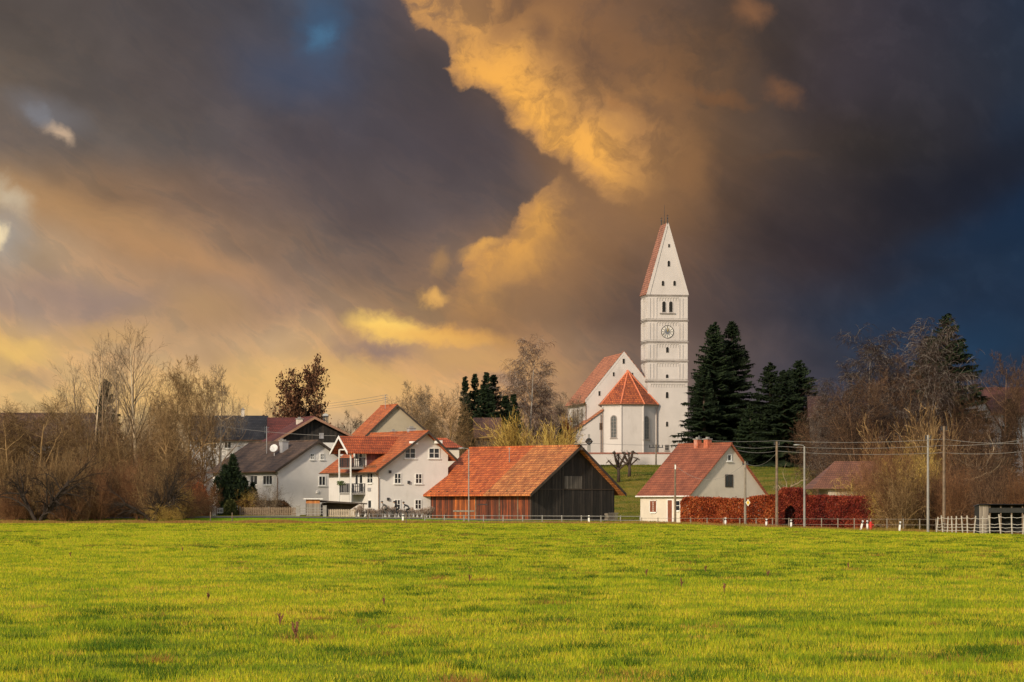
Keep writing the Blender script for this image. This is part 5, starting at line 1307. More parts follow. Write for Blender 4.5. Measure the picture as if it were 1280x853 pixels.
# ================================================================== conifers
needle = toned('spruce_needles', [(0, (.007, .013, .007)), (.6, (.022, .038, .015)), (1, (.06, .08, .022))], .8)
needle_blue = toned('cypress_green', [(0, (.010, .022, .010)), (.6, (.024, .048, .020)), (1, (.06, .09, .03))], .8)
bark_spruce = simple('spruce_bark', (.06, .04, .028), .9, .3, 4)
def conifer(kind, px, Y, pytop, width, label, seed, group=None, name='spruce_tree', pybase=None, mat=None):
    rs = np.random.default_rng(seed); x = gx(px, Y); z0 = gz(x, Y); h = zpy(pytop, Y) - z0; r = width / F * Y / 2
    t = thing(name, label, name.split('_')[0], (x, Y, z0), R(seed * 50), group)
    mb = MB(); mb.tube([(0, 0, -.4), (0, 0, h * .5), (0, 0, h * .97)], [r * .09 + .06, r * .05 + .04, .02], 7); mb.build('trunk', bark_spruce, t, True)
    V = []; T = []
    if kind == 'spruce':
        nb = int(34 * h / 3 * 1.35 + 70); zz = h * (.03 + .965 * rs.random(nb) ** .85)
        for z in zz:
            f = 1 - z / h; R_ = r * (f ** .80) * rs.uniform(.72, 1.12) + .18; a = rs.uniform(0, 2 * np.pi); m = max(5, int(R_ / .17))
            s = np.linspace(.12, 1, m); droop = -.30 * s + .16 * s * s + (.5 * (1 - f) - .12) * s
            c = np.stack([np.cos(a) * s * R_, np.sin(a) * s * R_, z + droop * R_], 1); d = np.array([np.cos(a), np.sin(a), 0]); w = np.array([-np.sin(a), np.cos(a), 0])
            for side in (-1, 1):
                ln = (.20 + .30 * R_ * (1 - s * .72)) * rs.uniform(.6, 1.1, m)
                for off in (0, .5):
                    b0 = c + d * .10 * off; tip = c + w * (side * ln)[:, None] + d * (ln * .75)[:, None] + np.array([0, 0, -1]) * (ln * rs.uniform(.15, .6, m))[:, None]
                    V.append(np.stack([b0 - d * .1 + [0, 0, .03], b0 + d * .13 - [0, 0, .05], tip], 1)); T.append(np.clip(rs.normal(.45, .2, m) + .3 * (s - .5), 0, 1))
            tip = np.stack([c[-1] - w * .1, c[-1] + w * .1, c[-1] + d * .35 + [0, 0, .05]])[None]; V.append(tip); T.append(np.array([.8]))
            # hanging sprays below the bough
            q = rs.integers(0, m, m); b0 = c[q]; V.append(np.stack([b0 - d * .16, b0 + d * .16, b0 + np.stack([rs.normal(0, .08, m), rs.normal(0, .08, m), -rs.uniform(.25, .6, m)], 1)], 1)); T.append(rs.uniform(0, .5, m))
    elif kind == 'ragged':
        for k in range(17):
            a = rs.uniform(0, 2 * np.pi); q = rs.uniform(0, .72) if k else 0; hh = h * ((1 - .55 * q) * rs.uniform(.72, 1.0) if k else 1); rr0 = r * rs.uniform(.3, .45); n = int(420 * (hh * rr0) ** .7) + 150
            u = rs.random(n); b = rs.uniform(0, 2 * np.pi, n); rad_ = rr0 * np.minimum(1, (1 - u) * 2.2) ** .8 * np.sqrt(rs.uniform(.2, 1, n)) * (.7 + .5 * rs.random(n))
            c = np.stack([np.cos(a) * q * r * (.6 + .4 * u) + np.cos(b) * rad_, np.sin(a) * q * r * (.6 + .4 * u) + np.sin(b) * rad_, hh * u], 1)
            d = _norm(np.stack([np.cos(b) * .8, np.sin(b) * .8, np.ones(n) * .7], 1) + rs.normal(0, .4, (n, 3))); w = _norm(np.cross(d, rs.normal(size=(n, 3)))); s_ = rs.uniform(.12, .36, n)[:, None]
            V.append(np.stack([c - w * s_ * .3, c + w * s_ * .3, c + d * s_ * 1.3], 1)); T.append(np.clip(rs.normal(.4, .25, n), 0, 1))
    else:   # dense column / cone / ragged cypress
        n = int(1400 * (h * r) ** .75); u = rs.random(n) ** (.8); z = h * u; prof = {'column': lambda q: np.minimum(1, (1 - q) * 3.2) ** .6 * (.75 + .25 * np.sin(q * 9)), 'cone': lambda q: (1 - q) ** .75 * (.9 + .12 * np.sin(q * 14)), 'blob': lambda q: np.sqrt(np.clip(1 - (q * 1.02 - .28) ** 2 / .54, 0.01, 1)) * .95}[kind](u)
        a = rs.uniform(0, 2 * np.pi, n); lump = 1 + .22 * np.sin(a * 3 + z * 1.7 + seed) * np.sin(z * 2.3 + a * 2) + .1 * np.sin(a * 7 + z * 5)
        rr = r * prof * lump * np.sqrt(rs.uniform(.35, 1, n)); c = np.stack([np.cos(a) * rr, np.sin(a) * rr, z], 1)
        d = np.stack([np.cos(a) * .5, np.sin(a) * .5, np.ones(n) * .9], 1) + rs.normal(0, .35, (n, 3)); d = _norm(d); w = _norm(np.cross(d, rs.normal(size=(n, 3)))); s_ = rs.uniform(.14, .34, n)[:, None]
        V.append(np.stack([c - w * s_ * .35, c + w * s_ * .35, c + d * s_ * 1.3], 1)); T.append(np.clip(.15 + .7 * (rr / (r * prof * lump + 1e-6)) ** 2 * rs.uniform(.3, 1.1, n), 0, 1))
    V = np.concatenate(V); T = np.repeat(np.concatenate(T), 3)
    link('crown', np_mesh('needles', V.reshape(-1, 3), np.arange(len(V) * 3), 3, mat or needle, colors=T), t)
    return t

# spruces by the church
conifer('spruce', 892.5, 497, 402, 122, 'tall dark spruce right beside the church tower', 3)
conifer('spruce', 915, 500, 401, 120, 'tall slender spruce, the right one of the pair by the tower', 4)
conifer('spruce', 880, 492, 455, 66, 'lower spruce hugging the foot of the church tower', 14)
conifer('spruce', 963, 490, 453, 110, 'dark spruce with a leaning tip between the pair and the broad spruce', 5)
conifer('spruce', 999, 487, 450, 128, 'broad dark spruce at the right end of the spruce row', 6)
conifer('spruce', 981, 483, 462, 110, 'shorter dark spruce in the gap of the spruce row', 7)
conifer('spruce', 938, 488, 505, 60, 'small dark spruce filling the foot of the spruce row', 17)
conifer('spruce', 1184, 432, 391, 176, 'huge dark spruce rising behind the bare birches at the right', 8)
conifer('spruce', 1160, 436, 420, 130, 'dark spruce half hidden behind the bare birches', 18)
conifer('spruce', 1262, 430, 498, 34, 'dark spruce beside the maroon roof at the right edge', 9)
conifer('spruce', 133, 388, 473, 74, 'dark conifer standing among the bare trees at the left', 10, name='spruce_tree')
for i, (a, b, w_) in enumerate([(581.5, 470, 17), (593.5, 467, 18), (608, 465, 22), (617, 468, 24)]):
    conifer('spruce', a, 462 + i * 2, b, w_ * 1.6 + 6 + i * 6, ['slim pointed dark conifer at the left end of the row of four', 'second slim pointed conifer from the left in the row of four', 'tallest slim conifer, third from the left in the row of four', 'pointed conifer at the right end of the row of four'][i], 20 + i, 'pointed conifers behind the barn', name='conifer_tree')
conifer('spruce', 606, 459, 482, 84, 'broad dark evergreen at the foot of the row of four pointed conifers', 30, name='evergreen_tree')
conifer('spruce', 632, 461, 494, 50, 'rounded dark evergreen right of the pointed conifers', 31, name='evergreen_tree')
conifer('spruce', 642, 455, 492, 40, 'small dark conifer beside the tall birch', 32, name='conifer_tree')
conifer('spruce', 584, 454, 498, 44, 'lighter green conifer left of the broad evergreen', 33, name='conifer_tree', mat=needle_blue)
conifer('ragged', 291, 360, 569, 60, 'dark ragged cypress in front of the brown-roofed house', 40, name='cypress_tree', mat=needle)
conifer('ragged', 701, 470, 538, 30, 'dark evergreen bush left of the church', 41, name='evergreen_bush')
conifer('ragged', 316, 362, 604, 18, 'dark evergreen shrub beside the brown-roofed house door', 42, name='evergreen_bush')

# oak that kept its brown leaves
oak_leaf = toned('oak_leaves', [(0, (.05, .022, .012)), (.6, (.15, .065, .034)), (1, (.32, .16, .08))], .8, .2)
def oak(px, Y, pytop, width, label, seed, cnt=12000, size=.11):
    t = tree('oak', seed, px, Y, pytop, width, label, name='oak_tree', cat='oak tree'); mt, mc, rad, tips = SPEC[('oak', seed)]
    rs = np.random.default_rng(seed); q = rs.integers(0, len(tips), cnt); C = tips[q, rs.integers(0, tips.shape[1], cnt)] + rs.normal(0, .12, (cnt, 3))
    keep = C[:, 2] > 2.4; C = C[keep]
    link('leaves', leaf_cloud('leaves', C, size, oak_leaf, rs, rs.random(len(C))), t); return t
oak(377, 440, 442, 60, 'oak with clinging dark brown leaves behind the red-roofed barn', 2)
# bare trees, left thicket
TG = 'tall bare grey trees of the left thicket'
for i, (px, Y, top, w_, kd, sd) in enumerate([(66, 372, 478, 60, 'upright', 1), (92, 366, 468, 50, 'upright', 2), (112, 380, 418, 60, 'upright', 3), (128, 362, 412, 58, 'upright', 1), (148, 370, 410, 62, 'upright', 2), (176, 358, 396, 74, 'upright', 3), (163, 384, 404, 60, 'upright', 1), (100, 386, 440, 60, 'upright', 2)]):
    tree(kd, sd, px, Y, top, w_, ['thin bare tree at the left end of the tall grey row', 'thin bare tree, second in the tall grey row', 'slender bare tree in the middle of the tall grey row, behind', 'slender bare tree before the dark conifer', 'bare tree with straight pale trunk right of the dark conifer', 'tallest bare tree of the left thicket, rightmost of the grey row', 'bare tree right behind the tallest one', 'bare tree standing behind the left part of the grey row'][i], 'tree', TG)
tree('spread', 1, 232, 366, 440, 78, 'mossy yellowish bare tree right of the tall grey row', 'tree')
tree('spread', 2, 212, 372, 452, 66, 'bare spreading tree with fine twigs behind the mossy tree', 'tree')
tree('round', 1, 272, 402, 452, 56, 'rounded bare tree in front of the black slate roof', 'tree')
tree('spread', 3, 250, 386, 462, 60, 'bare tree between the mossy tree and the rounded tree', 'tree')
tree('round', 2, 345, 446, 486, 30, 'small bare tree left of the leafy brown oak', 'tree')
tree('round', 1, 440, 450, 511, 38, 'small rounded bare tree between the dark gable and the tan house', 'tree')
tree('round', 2, 424, 452, 522, 20, 'small bare bush just right of the dark gable', 'tree')
tree('spread', 2, 46, 352, 486, 104, 'wide bare tree with fan of upright twigs at the left', 'tree')
tree('spread', 1, 14, 350, 508, 70, 'bare tree at the left edge of the picture', 'tree')
tree('leaning', 1, 48, 331.5, 524, 128, 'dark old fruit tree with arching limbs at the left meadow edge', 'fruit tree')
tree('leaning', 2, 192, 334, 560, 84, 'old tangled fruit tree at the right end of the left thicket', 'fruit tree')
for px, Y, top, w_, sd, lb in ((76, 358, 496, 64, 3, 'bare brown tree left of the tall grey row, with fanned twigs'), (28, 356, 492, 66, 2, 'bare brown tree second from the left picture edge'), (104, 355, 506, 60, 1, 'bare brown tree at the foot of the left end of the grey row'), (-6, 352, 500, 60, 3, 'bare tree half cut by the left picture edge'), (206, 352, 486, 60, 3, 'bare brown tree under the mossy tree'), (156, 352, 508, 66, 2, 'bare brown tree under the tallest grey tree')):
    tree('spread', sd, px, Y, top, w_, lb, 'tree', rz=px * 3)
for px, Y, top, w_, sd, lb in ((1228, 400, 494, 66, 1, 'dark bare tree before the gable of the white hill house'), (1204, 398, 470, 70, 2, 'dark bare tree between the huge dark spruce and the hill house'), (1026, 430, 498, 44, 3, 'dark bare tree before the small roof beside the spruce row')):
    tree('darkspread', sd, px, Y, top, w_, lb, 'tree', rz=px)
LG = 'tangled brown scrub along the left meadow edge'; r_ = random.Random(8)
scrub = []
for i in range(52):
    px = -8 + i * 4.75 + r_.uniform(-4, 4); Y = r_.uniform(334, 352); top = r_.uniform(545, 612) if i < 45 else r_.uniform(604, 628)
    kd = r_.choice(['shrub', 'redshrub', 'shrub', 'redshrub', 'brownwillow'])
    tree(kd, r_.choice([1, 2]), px, Y, top, r_.uniform(38, 60), 'tangled bare brown shrub in the scrub at the left meadow edge', 'shrub', LG)
for i in range(28):
    px = -4 + i * 8.8 + r_.uniform(-4, 4); Y = r_.uniform(352, 376); top = r_.uniform(488, 556) + (8 if px > 150 else 0)
    tree(r_.choice(['shrub', 'redshrub', 'shrub', 'brownwillow']), r_.choice([1, 2]), px, Y, top, r_.uniform(56, 84), 'high bare shrub in the second row of the left thicket', 'shrub', 'high shrubs of the left thicket')
tree('redshrub', 2, 240, 346, 578, 40, 'rust-twigged shrub rising left of the ragged cypress', 'shrub')
tree('redshrub', 1, 258, 350, 596, 30, 'small rust-twigged shrub touching the white garden gate', 'shrub')
tree('goldshrub', 2, 228, 341, 600, 34, 'ochre-twigged shrub behind the golden dry bush', 'shrub')
tree('goldshrub', 1, 214, 333, 624, 44, 'pale golden dry bush low at the end of the left scrub', 'shrub')
tree('goldshrub', 1, 309, 358, 607, 26, 'clipped golden-brown bush between cypress and clipped hedge', 'shrub')
tree('greyshrub', 2, 338, 357, 598, 44, 'bare pale-barked shrub before the brown-roofed house', 'shrub', name='garden_shrub')
# trees behind the middle
tree('round', 1, 518, 458, 474, 60, 'bare tree with violet-grey twigs left of the big rounded tree', 'tree')
tree('round', 2, 543, 452, 476, 70, 'big rounded bare tree behind the white house roof', 'tree')
tree('spread', 3, 566, 448, 492, 60, 'bare tree before the slim conifers', 'tree')
tree('spread', 1, 528, 440, 508, 56, 'low bare tree behind the tan house gable', 'tree')
CG = 'grey brushwood behind the wooden barn'
for i, (px, top, w_) in enumerate([(556, 530, 34), (574, 526, 40), (592, 522, 40), (612, 528, 40), (634, 524, 40), (650, 530, 40), (540, 528, 36)]):
    tree('shrub', 1 + i % 2, px, 425 + 3 * i, top, w_, 'grey-brown bare bush in the brushwood behind the wooden barn', 'shrub', CG)
tree('birch', 1, 659, 468, 418, 66, 'tall birch with hanging reddish twigs in the middle', 'birch tree')
tree('birch', 2, 686, 474, 474, 50, 'lower bare birch right of the tall middle birch', 'birch tree')
tree('round', 1, 712, 486, 488, 40, 'bare tree just left of the church nave', 'tree')
tree('round', 2, 697, 480, 494, 34, 'thin bare tree between the birches and the church', 'tree')
tree('willow', 1, 672, 432, 505, 112, 'golden willow with spraying bare shoots left of the church', 'willow tree')
tree('willow', 2, 700, 438, 517, 60, 'smaller golden willow at the church side of the big one', 'willow tree')
tree('willow', 2, 640, 442, 516, 64, 'smaller golden willow at the barn side of the big one', 'willow tree')
tree('spread', 3, 526, 470, 478, 50, 'bare tree far behind the big rounded tree', 'tree')
# red-leaved bush near the church
def leaf_bush(px, Y, pytop, width, label, mat, seed, n=2600, size=.14, name='leafy_bush', squash=1.0, loc=None):
    rs = np.random.default_rng(seed); x = gx(px, Y); z0 = gz(x, Y); h = zpy(pytop, Y) - z0; r = width / F * Y / 2
    t = thing(name, label, 'bush', (x, Y, z0)); d = _norm(rs.normal(size=(n, 3))); d[:, 2] = np.abs(d[:, 2]); k = rs.uniform(.6, 1, n) ** .5 * (1 + .15 * np.sin(d[:, 0] * 9 + seed) * np.sin(d[:, 1] * 8 + d[:, 2] * 7))
    C = d * k[:, None] * np.array([r, r * .8, h]); 
    mb = MB(); 
    for i in range(8): a = i * .8; mb.tube([(0, 0, -.1), (math.cos(a) * r * .6, math.sin(a) * r * .5, h * .7)], [.04, .015], 4)
    mb.build('stem', wood_post, t); link('leaves', leaf_cloud('leaves', C, size, mat, rs, rs.random(n)), t); return t
rust = toned('rust_leaves', [(0, (.12, .025, .010)), (.5, (.32, .07, .022)), (1, (.50, .15, .05))], .8, .2)
topiary = toned('box_leaves', [(0, (.02, .03, .008)), (1, (.09, .09, .025))], .8)
leaf_bush(708, 476, 524, 24, 'small bush with rust-red leaves at the left of the church', rust, 1)
leaf_bush(288, 354, 624.5, 18, 'dark clipped round bush beside the white garden gate', topiary, 2)
leaf_bush(249, 352, 604, 26, 'bush with rusty orange leaves beside the left fence', rust, 3, 1800)
leaf_bush(214, 345, 622, 30, 'low bush with ochre leaves where the scrub ends', toned('ochre_leaves', [(0, (.16, .08, .01)), (1, (.50, .30, .05))], .8, .2), 4, 1600)

# the two pollarded fruit trees below the churchyard wall
def rowY(px, py):
    ys_ = np.linspace(360, 500, 400); rows = HZ - (G((px - 640) / F * ys_, ys_) - CH) * F / ys_
    return float(ys_[np.argmin(np.abs(rows - py))])
def pollard(px, Y, pyt, pyb, label, flip=1, seed=0):
    Y = rowY(px, pyb); z0 = gz(gx(px, Y), Y); h = zpy(pyt, Y) - z0; r = random.Random(seed)
    t = thing('pollard_tree', label, 'fruit tree', (gx(px, Y), Y, z0)); mb = MB()
    mb.tube([(0, 0, -.3), (.05, 0, h * .3), (-.05 * flip, 0, h * .5)], [.28, .2, .2], 8)
    limbs = []
    for (a, b, c, d, e) in ((-1, .5, .35, 1.0, .25), (1, .5, .55, .96, .22), (-1, .42, .8, .72, .14), (1, .42, 1.1, .85, .16), (.2, .5, .1, .95, .18)):
        p0 = Vector((0, 0, h * b)); p2 = Vector((a * flip * c * h * .42, r.uniform(-.5, .5), h * d)); p1 = (p0 + p2) / 2 + Vector((a * flip * .25 * c, 0, .15))
        limbs.append([p0, p1, p2]); mb.tube([p0, p1, p2], [e * .9, e * .75, e * .6], 7); mb.ellipsoid(p2, (e * .9, e * .9, e * .8), 7, 5)
        q = p2 + Vector((a * flip * .5 + r.uniform(-.3, .3), 0, -.15 + r.uniform(-.2, .2))); mb.tube([p2, q], [e * .45, e * .3], 6)
    mb.build('trunk', bark_plain, t, True); mb = MB()
    for L_ in limbs:
        for k in range(22):
            f = r.uniform(.3, 1); p = L_[1].lerp(L_[2], f); a = r.uniform(0, 6.28); ln = r.uniform(.3, 1.0)
            mb.tube([p, p + Vector((math.cos(a) * ln * .5, math.sin(a) * ln * .5, ln * r.uniform(-.6, .7)))], [.025, .012], 3)
    mb.build('crown', bark_plain, t)
bark_plain = simple('dark_fruit_bark', (.055, .035, .024), .9, .3, 5, bump=.4)
pollard(773, 478, 566, 603, 'pollarded fruit tree with stubby dark limbs below the churchyard wall, the nearer one', 1, 1)
pollard(786.5, 488, 565, 596, 'pollarded fruit tree behind the nearer one below the churchyard wall', -1, 2)

# right-hand mass of trees
tree('darkbirch', 1, 1086, 404, 402, 104, 'bare birch with hanging twigs, left of the right-hand group', 'birch tree', rz=40)
tree('darkbirch', 2, 1156, 398, 393, 96, 'bare birch before the huge dark spruce', 'birch tree', rz=10)
tree('darkbirch', 1, 1122, 414, 426, 80, 'bare birch between the other two at the right', 'birch tree', rz=200)
tree('darkbirch', 2, 1062, 410, 470, 84, 'bare reddish tree at the left foot of the right-hand birches', 'tree')
tree('darkbirch', 2, 1048, 396, 500, 50, 'low weeping bare birch left of the right-hand group', 'birch tree', rz=90)
tree('darkspread', 1, 1256, 422, 436, 66, 'bare tree on the right edge above the maroon roof', 'tree')
tree('darkspread', 3, 1284, 418, 452, 54, 'bare tree cut by the right edge of the picture', 'tree')
tree('brownwillow', 1, 1146, 386, 486, 130, 'big brown willow spraying in front of the right-hand birches', 'willow tree')
tree('darkspread', 3, 1215, 392, 520, 90, 'low bare tree with pale crooked limbs before the white hill house', 'tree')
tree('orchard', 1, 1232, 384, 530, 84, 'old fruit tree with pale lichen limbs right of the wooden pole', 'fruit tree')
tree('orchard', 1, 984, 372, 572, 44, 'small fruit tree with pale lichen twigs behind the red hedge', 'fruit tree')
tree('orchard', 2, 1185, 380, 540, 90, 'fruit tree with crooked limbs behind the concrete post', 'fruit tree')
for px, Y, top, w_, kd, sd, lb in ((1030, 420, 505, 60, 'darkshrub', 1, 'high reddish bush between the spruce row and the garage'), (1052, 402, 508, 70, 'darkbirch', 1, 'weeping bare birch above the garage roof'), (1100, 396, 450, 100, 'darkspread', 2, 'dark spreading bare tree in the middle of the right-hand group'), (1140, 404, 440, 90, 'darkspread', 1, 'dark spreading bare tree behind the big brown willow'), (1078, 392, 466, 90, 'darkspread', 3, 'reddish spreading bare tree above the garage'), (1190, 400, 494, 80, 'darkspread', 3, 'bare tree in front of the foot of the huge dark spruce'), (1130, 392, 490, 80, 'darkbirch', 2, 'low weeping bare birch in the middle of the right-hand group')):
    t = tree(kd, sd, px, Y, top, w_, lb, 'shrub' if 'shrub' in kd else ('birch tree' if 'birch' in kd else 'tree'), rz=px)
RG = 'brown willow scrub on the right'; r_ = random.Random(12)
for i in range(30):
    px = 1082 + i * 7.2 + r_.uniform(-5, 5); Y = r_.uniform(322, 350); top = np.interp(px, [1080, 1100, 1150, 1200, 1290], [572, 535, 540, 560, 570]) + r_.uniform(-8, 26)
    kd = 'goldshrub' if px < 1165 and r_.random() < .6 else r_.choice(['redshrub', 'shrub'] if px < 1165 else ['darkshrub', 'redshrub', 'darkshrub'])
    tree(kd, r_.choice([1, 2]), px, Y, top, r_.uniform(46, 70), 'dense bare brown shrub in the willow scrub on the right', 'shrub', RG)
for i in range(12):
    px = 1040 + i * 21 + r_.uniform(-5, 5); Y = r_.uniform(372, 400); top = r_.uniform(505, 545)
    tree(r_.choice(['redshrub', 'darkshrub']), r_.choice([1, 2]), px, Y, top, r_.uniform(60, 84), 'high bare shrub behind the willow scrub on the right', 'shrub', 'high shrubs behind the right scrub')

# ================================================================== hedges
def hedge(name, label, pts, Y0, Y1, depth, mat, n, size, seed, twig=None, cat='hedge', hole=None, group=None):
    """pts: (px, py_top) skyline; runs from depth Y0 at the left to Y1 at the right"""
    rs = np.random.default_rng(seed); pxs = [p[0] for p in pts]
    X = lambda px: gx(px, Y0 + (Y1 - Y0) * (px - pxs[0]) / (pxs[-1] - pxs[0])); Yf = lambda px: Y0 + (Y1 - Y0) * (px - pxs[0]) / (pxs[-1] - pxs[0])
    xl = np.array([X(p) for p in pxs]); yl = np.array([Yf(p) for p in pxs]); zt = np.array([zpy(q, Yf(p)) for p, q in pts])
    L = xl[-1] - xl[0]; o = (xl[0], yl[0], gz(xl[0], yl[0])); t = thing(name, label, cat, o, 0, group)
    x = rs.uniform(xl[0], xl[-1], n); yb = np.interp(x, xl, yl); top = np.interp(x, xl, zt); g = G(x, yb); f = rs.random(n); q = rs.random(n)
    # most leaves on the shell: front, top, back
    z = g + f * (top - g); dy = np.where(q < .55, rs.normal(.12, .12, n), rs.uniform(0, depth, n)); tp = (q > .8); z[tp] = (top + rs.normal(-.06, .09, n))[tp]
    lump = .18 * (fnoise(x * 1.0, z * 1.0, 1.1, seed + 5) - .5) * 2; y = yb + dy - lump * (q < .55) + .12 * (z - g) / (top - g + .01)
    z = z + (.34 * (fnoise(x, y, 1.3, seed) - .5) + .16 * (fnoise(x, y, .35, seed + 3) - .5)) * f ** 2 + (rs.random(n) > .97) * rs.uniform(0, .3, n) * (f > .9)
    keep = np.ones(n, bool)
    if hole:
        xa, xb, zt_ = X(hole[0]), X(hole[1]), zpy(hole[2], Yf(hole[0])); mc = (xa + xb) / 2; hw = (xb - xa) / 2
        ins = (np.abs(x - mc) < hw) & (z < zt_ - np.maximum(0, (np.abs(x - mc) / hw) ** 2) * hw * .9) & (dy < 1.3); keep &= ~ins
    x, y, z = x[keep], y[keep], z[keep]; C = np.stack([x - o[0], y - o[1], z - o[2]], 1)
    tone = np.clip(.25 + .9 * (fnoise(x, z, 1.6, seed + 9) - .3) + rs.normal(0, .2, len(x)), 0, 1)
    link('leaves', leaf_cloud('leaves', C, size, mat, rs, tone), t)
    # inner twigs as a dark body of stems
    mb = MB(); r = random.Random(seed); nst = int(L / .35)
    for i in range(nst):
        xx = xl[0] + (i + r.random()) * L / nst
        if hole and xa - .1 < xx < xb + .1: continue
        yy = float(np.interp(xx, xl, yl)) + depth * r.uniform(.3, .7); zz = gz(xx, yy); tt = float(np.interp(xx, xl, zt))
        mb.tube([(xx - o[0], yy - o[1], zz - o[2] - .1), (xx - o[0] + r.uniform(-.3, .3), yy - o[1], tt - o[2] - .25)], [.06, .03], 4)
        for k in range(4): 
            a = zz + (tt - zz) * r.uniform(.15, .8); mb.tube([(xx - o[0], yy - o[1], a - o[2]), (xx - o[0] + r.uniform(-.5, .5), yy - o[1] - depth * r.uniform(.1, .45), a - o[2] + r.uniform(.1, .4))], [.025, .012], 3)
    mb.build('stem', wood_post, t)
    return t
beech = toned('beech_leaves', [(0, (.08, .014, .008)), (.35, (.26, .042, .014)), (.7, (.50, .11, .030)), (1, (.62, .24, .08))], .7, .25)
beech_dark = toned('beech_leaves_dark', [(0, (.06, .010, .009)), (.5, (.22, .028, .018)), (1, (.46, .10, .04))], .7, .2)
hedge('beech_hedge', 'clipped orange-red beech hedge left of the arched gap, beside the cottage', [(851, 629), (856, 622.5), (875, 623), (930, 625), (942, 622), (974, 619.5)], 339, 334, 1.6, beech, 42000, .085, 1)
hedge('beech_hedge', 'taller red hedge with dark arched doorway cut in it', [(973, 618), (979, 612), (1003, 611), (1008, 617)], 334, 333, 2.6, beech_dark, 26000, .085, 2, hole=(981, 995, 632))
hedge('beech_hedge', 'crimson beech hedge right of the arched gap, before the garage', [(1007, 619), (1012, 621), (1050, 621.5), (1088, 622.5), (1093, 630)], 333, 330, 1.6, beech_dark, 34000, .085, 3)
clip = toned('clipped_leaves', [(0, (.025, .014, .008)), (.6, (.09, .04, .015)), (1, (.20, .09, .03))], .8, .1)
hedge('clipped_hedge', 'low flat-topped dark brown hedge behind the picket fence', [(293, 628), (297, 626.3), (355, 627), (361, 632), (364, 637)], 357.5, 357.5, 1.4, clip, 12000, .08, 4)
# statue-like pale stone well in the arch
def niche():
    Y = 336.5; x = gx(988.5, Y); z0 = gz(x, Y); t = thing('garden_statue', 'pale stone garden figure standing inside the arched hedge doorway', 'statue', (x, Y, z0))
    mb = MB(); mb.box(-.3, -.25, 0, .3, .25, .55); mb.build('plinth', concrete, t)
    mb = MB(); mb.tube([(0, 0, .55), (0, 0, 1.0), (.02, 0, 1.35), (0, 0, 1.5), (0, 0, 1.56)], [.25, .2, .24, .1, .07], 10); mb.ellipsoid((0, 0, 1.68), (.12, .12, .15), 10, 7); mb.tube([(-.2, 0, 1.4), (-.26, -.1, 1.1), (-.05, -.2, 1.05)], [.07, .06, .05], 6); mb.tube([(.2, 0, 1.4), (.26, -.1, 1.1), (.05, -.2, 1.05)], [.07, .06, .05], 6); mb.build('figure', simple('pale_stone', (.20, .19, .18), .85, .15, 4), t, True)
niche()
def arch_shade_board():  # dark board added to stand for the shade inside the hedge gap
    Y = 337.6; x0, x1 = gx(980.5, Y), gx(995.5, Y); z0 = gz(x0, Y); t = thing('gate_or_shade_board', 'nearly black arched board added as shade deep inside the red hedge gap', 'gate', (x0, Y, z0)); w = x1 - x0; h = zpy(631.5, Y) - z0
    mb = MB(); mb.prism([(0, 0), (w, 0), (w, h - w / 2)] + [(w / 2 + w / 2 * math.cos(a), h - w / 2 + w / 2 * math.sin(a)) for a in np.linspace(.3, math.pi - .3, 7)] + [(0, h - w / 2)], 0, .06, lambda a, b, s_: (a, s_, b)); mb.build('shade_board', dark_hole, t)
    mb = MB(); mb.ellipsoid((w * .8, -.05, 1.0), (.04, .04, .04), 8, 5); mb.build('added_handle', metal_grey, t)
arch_shade_board()
# pale dried hydrangea-like shrubs in front of the white house
pale_twig = toned('pale_dry_heads', [(0, (.18, .11, .08)), (.5, (.38, .28, .21)), (1, (.60, .50, .42))], .85, .2)
tree_g = 'dry pale shrubs before the white house'
SPEC_h = {}
def dry_shrub(px, Y, pytop, width, seed):
    if seed not in SPEC_h:
        rs = np.random.default_rng(seed); P = []
        n = 70; a = rs.uniform(0, 2 * np.pi, n); ln = rs.uniform(.2, .75, n); base = np.stack([np.cos(a) * .12, np.sin(a) * .12, -np.ones(n) * .05], 1); tip = np.stack([np.cos(a) * ln * .8, np.sin(a) * ln * .8, rs.uniform(.6, 1.1, n)], 1)
        f = np.linspace(0, 1, 4)[None, :, None]; Pp = base[:, None] * (1 - f) + tip[:, None] * f; Pp[:, :, 2] += .1 * np.sin(f[..., 0] * 3.1)
        V, Fc, T = segs_to_mesh('s', Pp, np.full((n, 4), .012), 3, pale_twig, rs.uniform(0, .6, n))
        C = np.repeat(tip, 9, 0) + rs.normal(0, .06, (n * 9, 3))
        SPEC_h[seed] = (np_mesh('dry_stems', V, Fc, 4, pale_twig, colors=T), leaf_cloud('dry_heads', C, .045, pale_twig, rs, rs.random(len(C))))
    x = gx(px, Y); z0 = gz(x, Y); h = zpy(pytop, Y) - z0; t = thing('dry_shrub', 'pale dry flower shrub in the bed along the white house wall', 'shrub', (x, Y, z0), px, tree_g); w = width / F * Y / 1.5; t.scale = (w, w * .8, h)
    link('stem', SPEC_h[seed][0], t); link('flower_head', SPEC_h[seed][1], t)
r_ = random.Random(3)
for i in range(24): dry_shrub(446 + i * 4.1 + r_.uniform(-1.5, 1.5), r_.uniform(354, 357), r_.uniform(633, 640), r_.uniform(10, 14), 1 + i % 3)

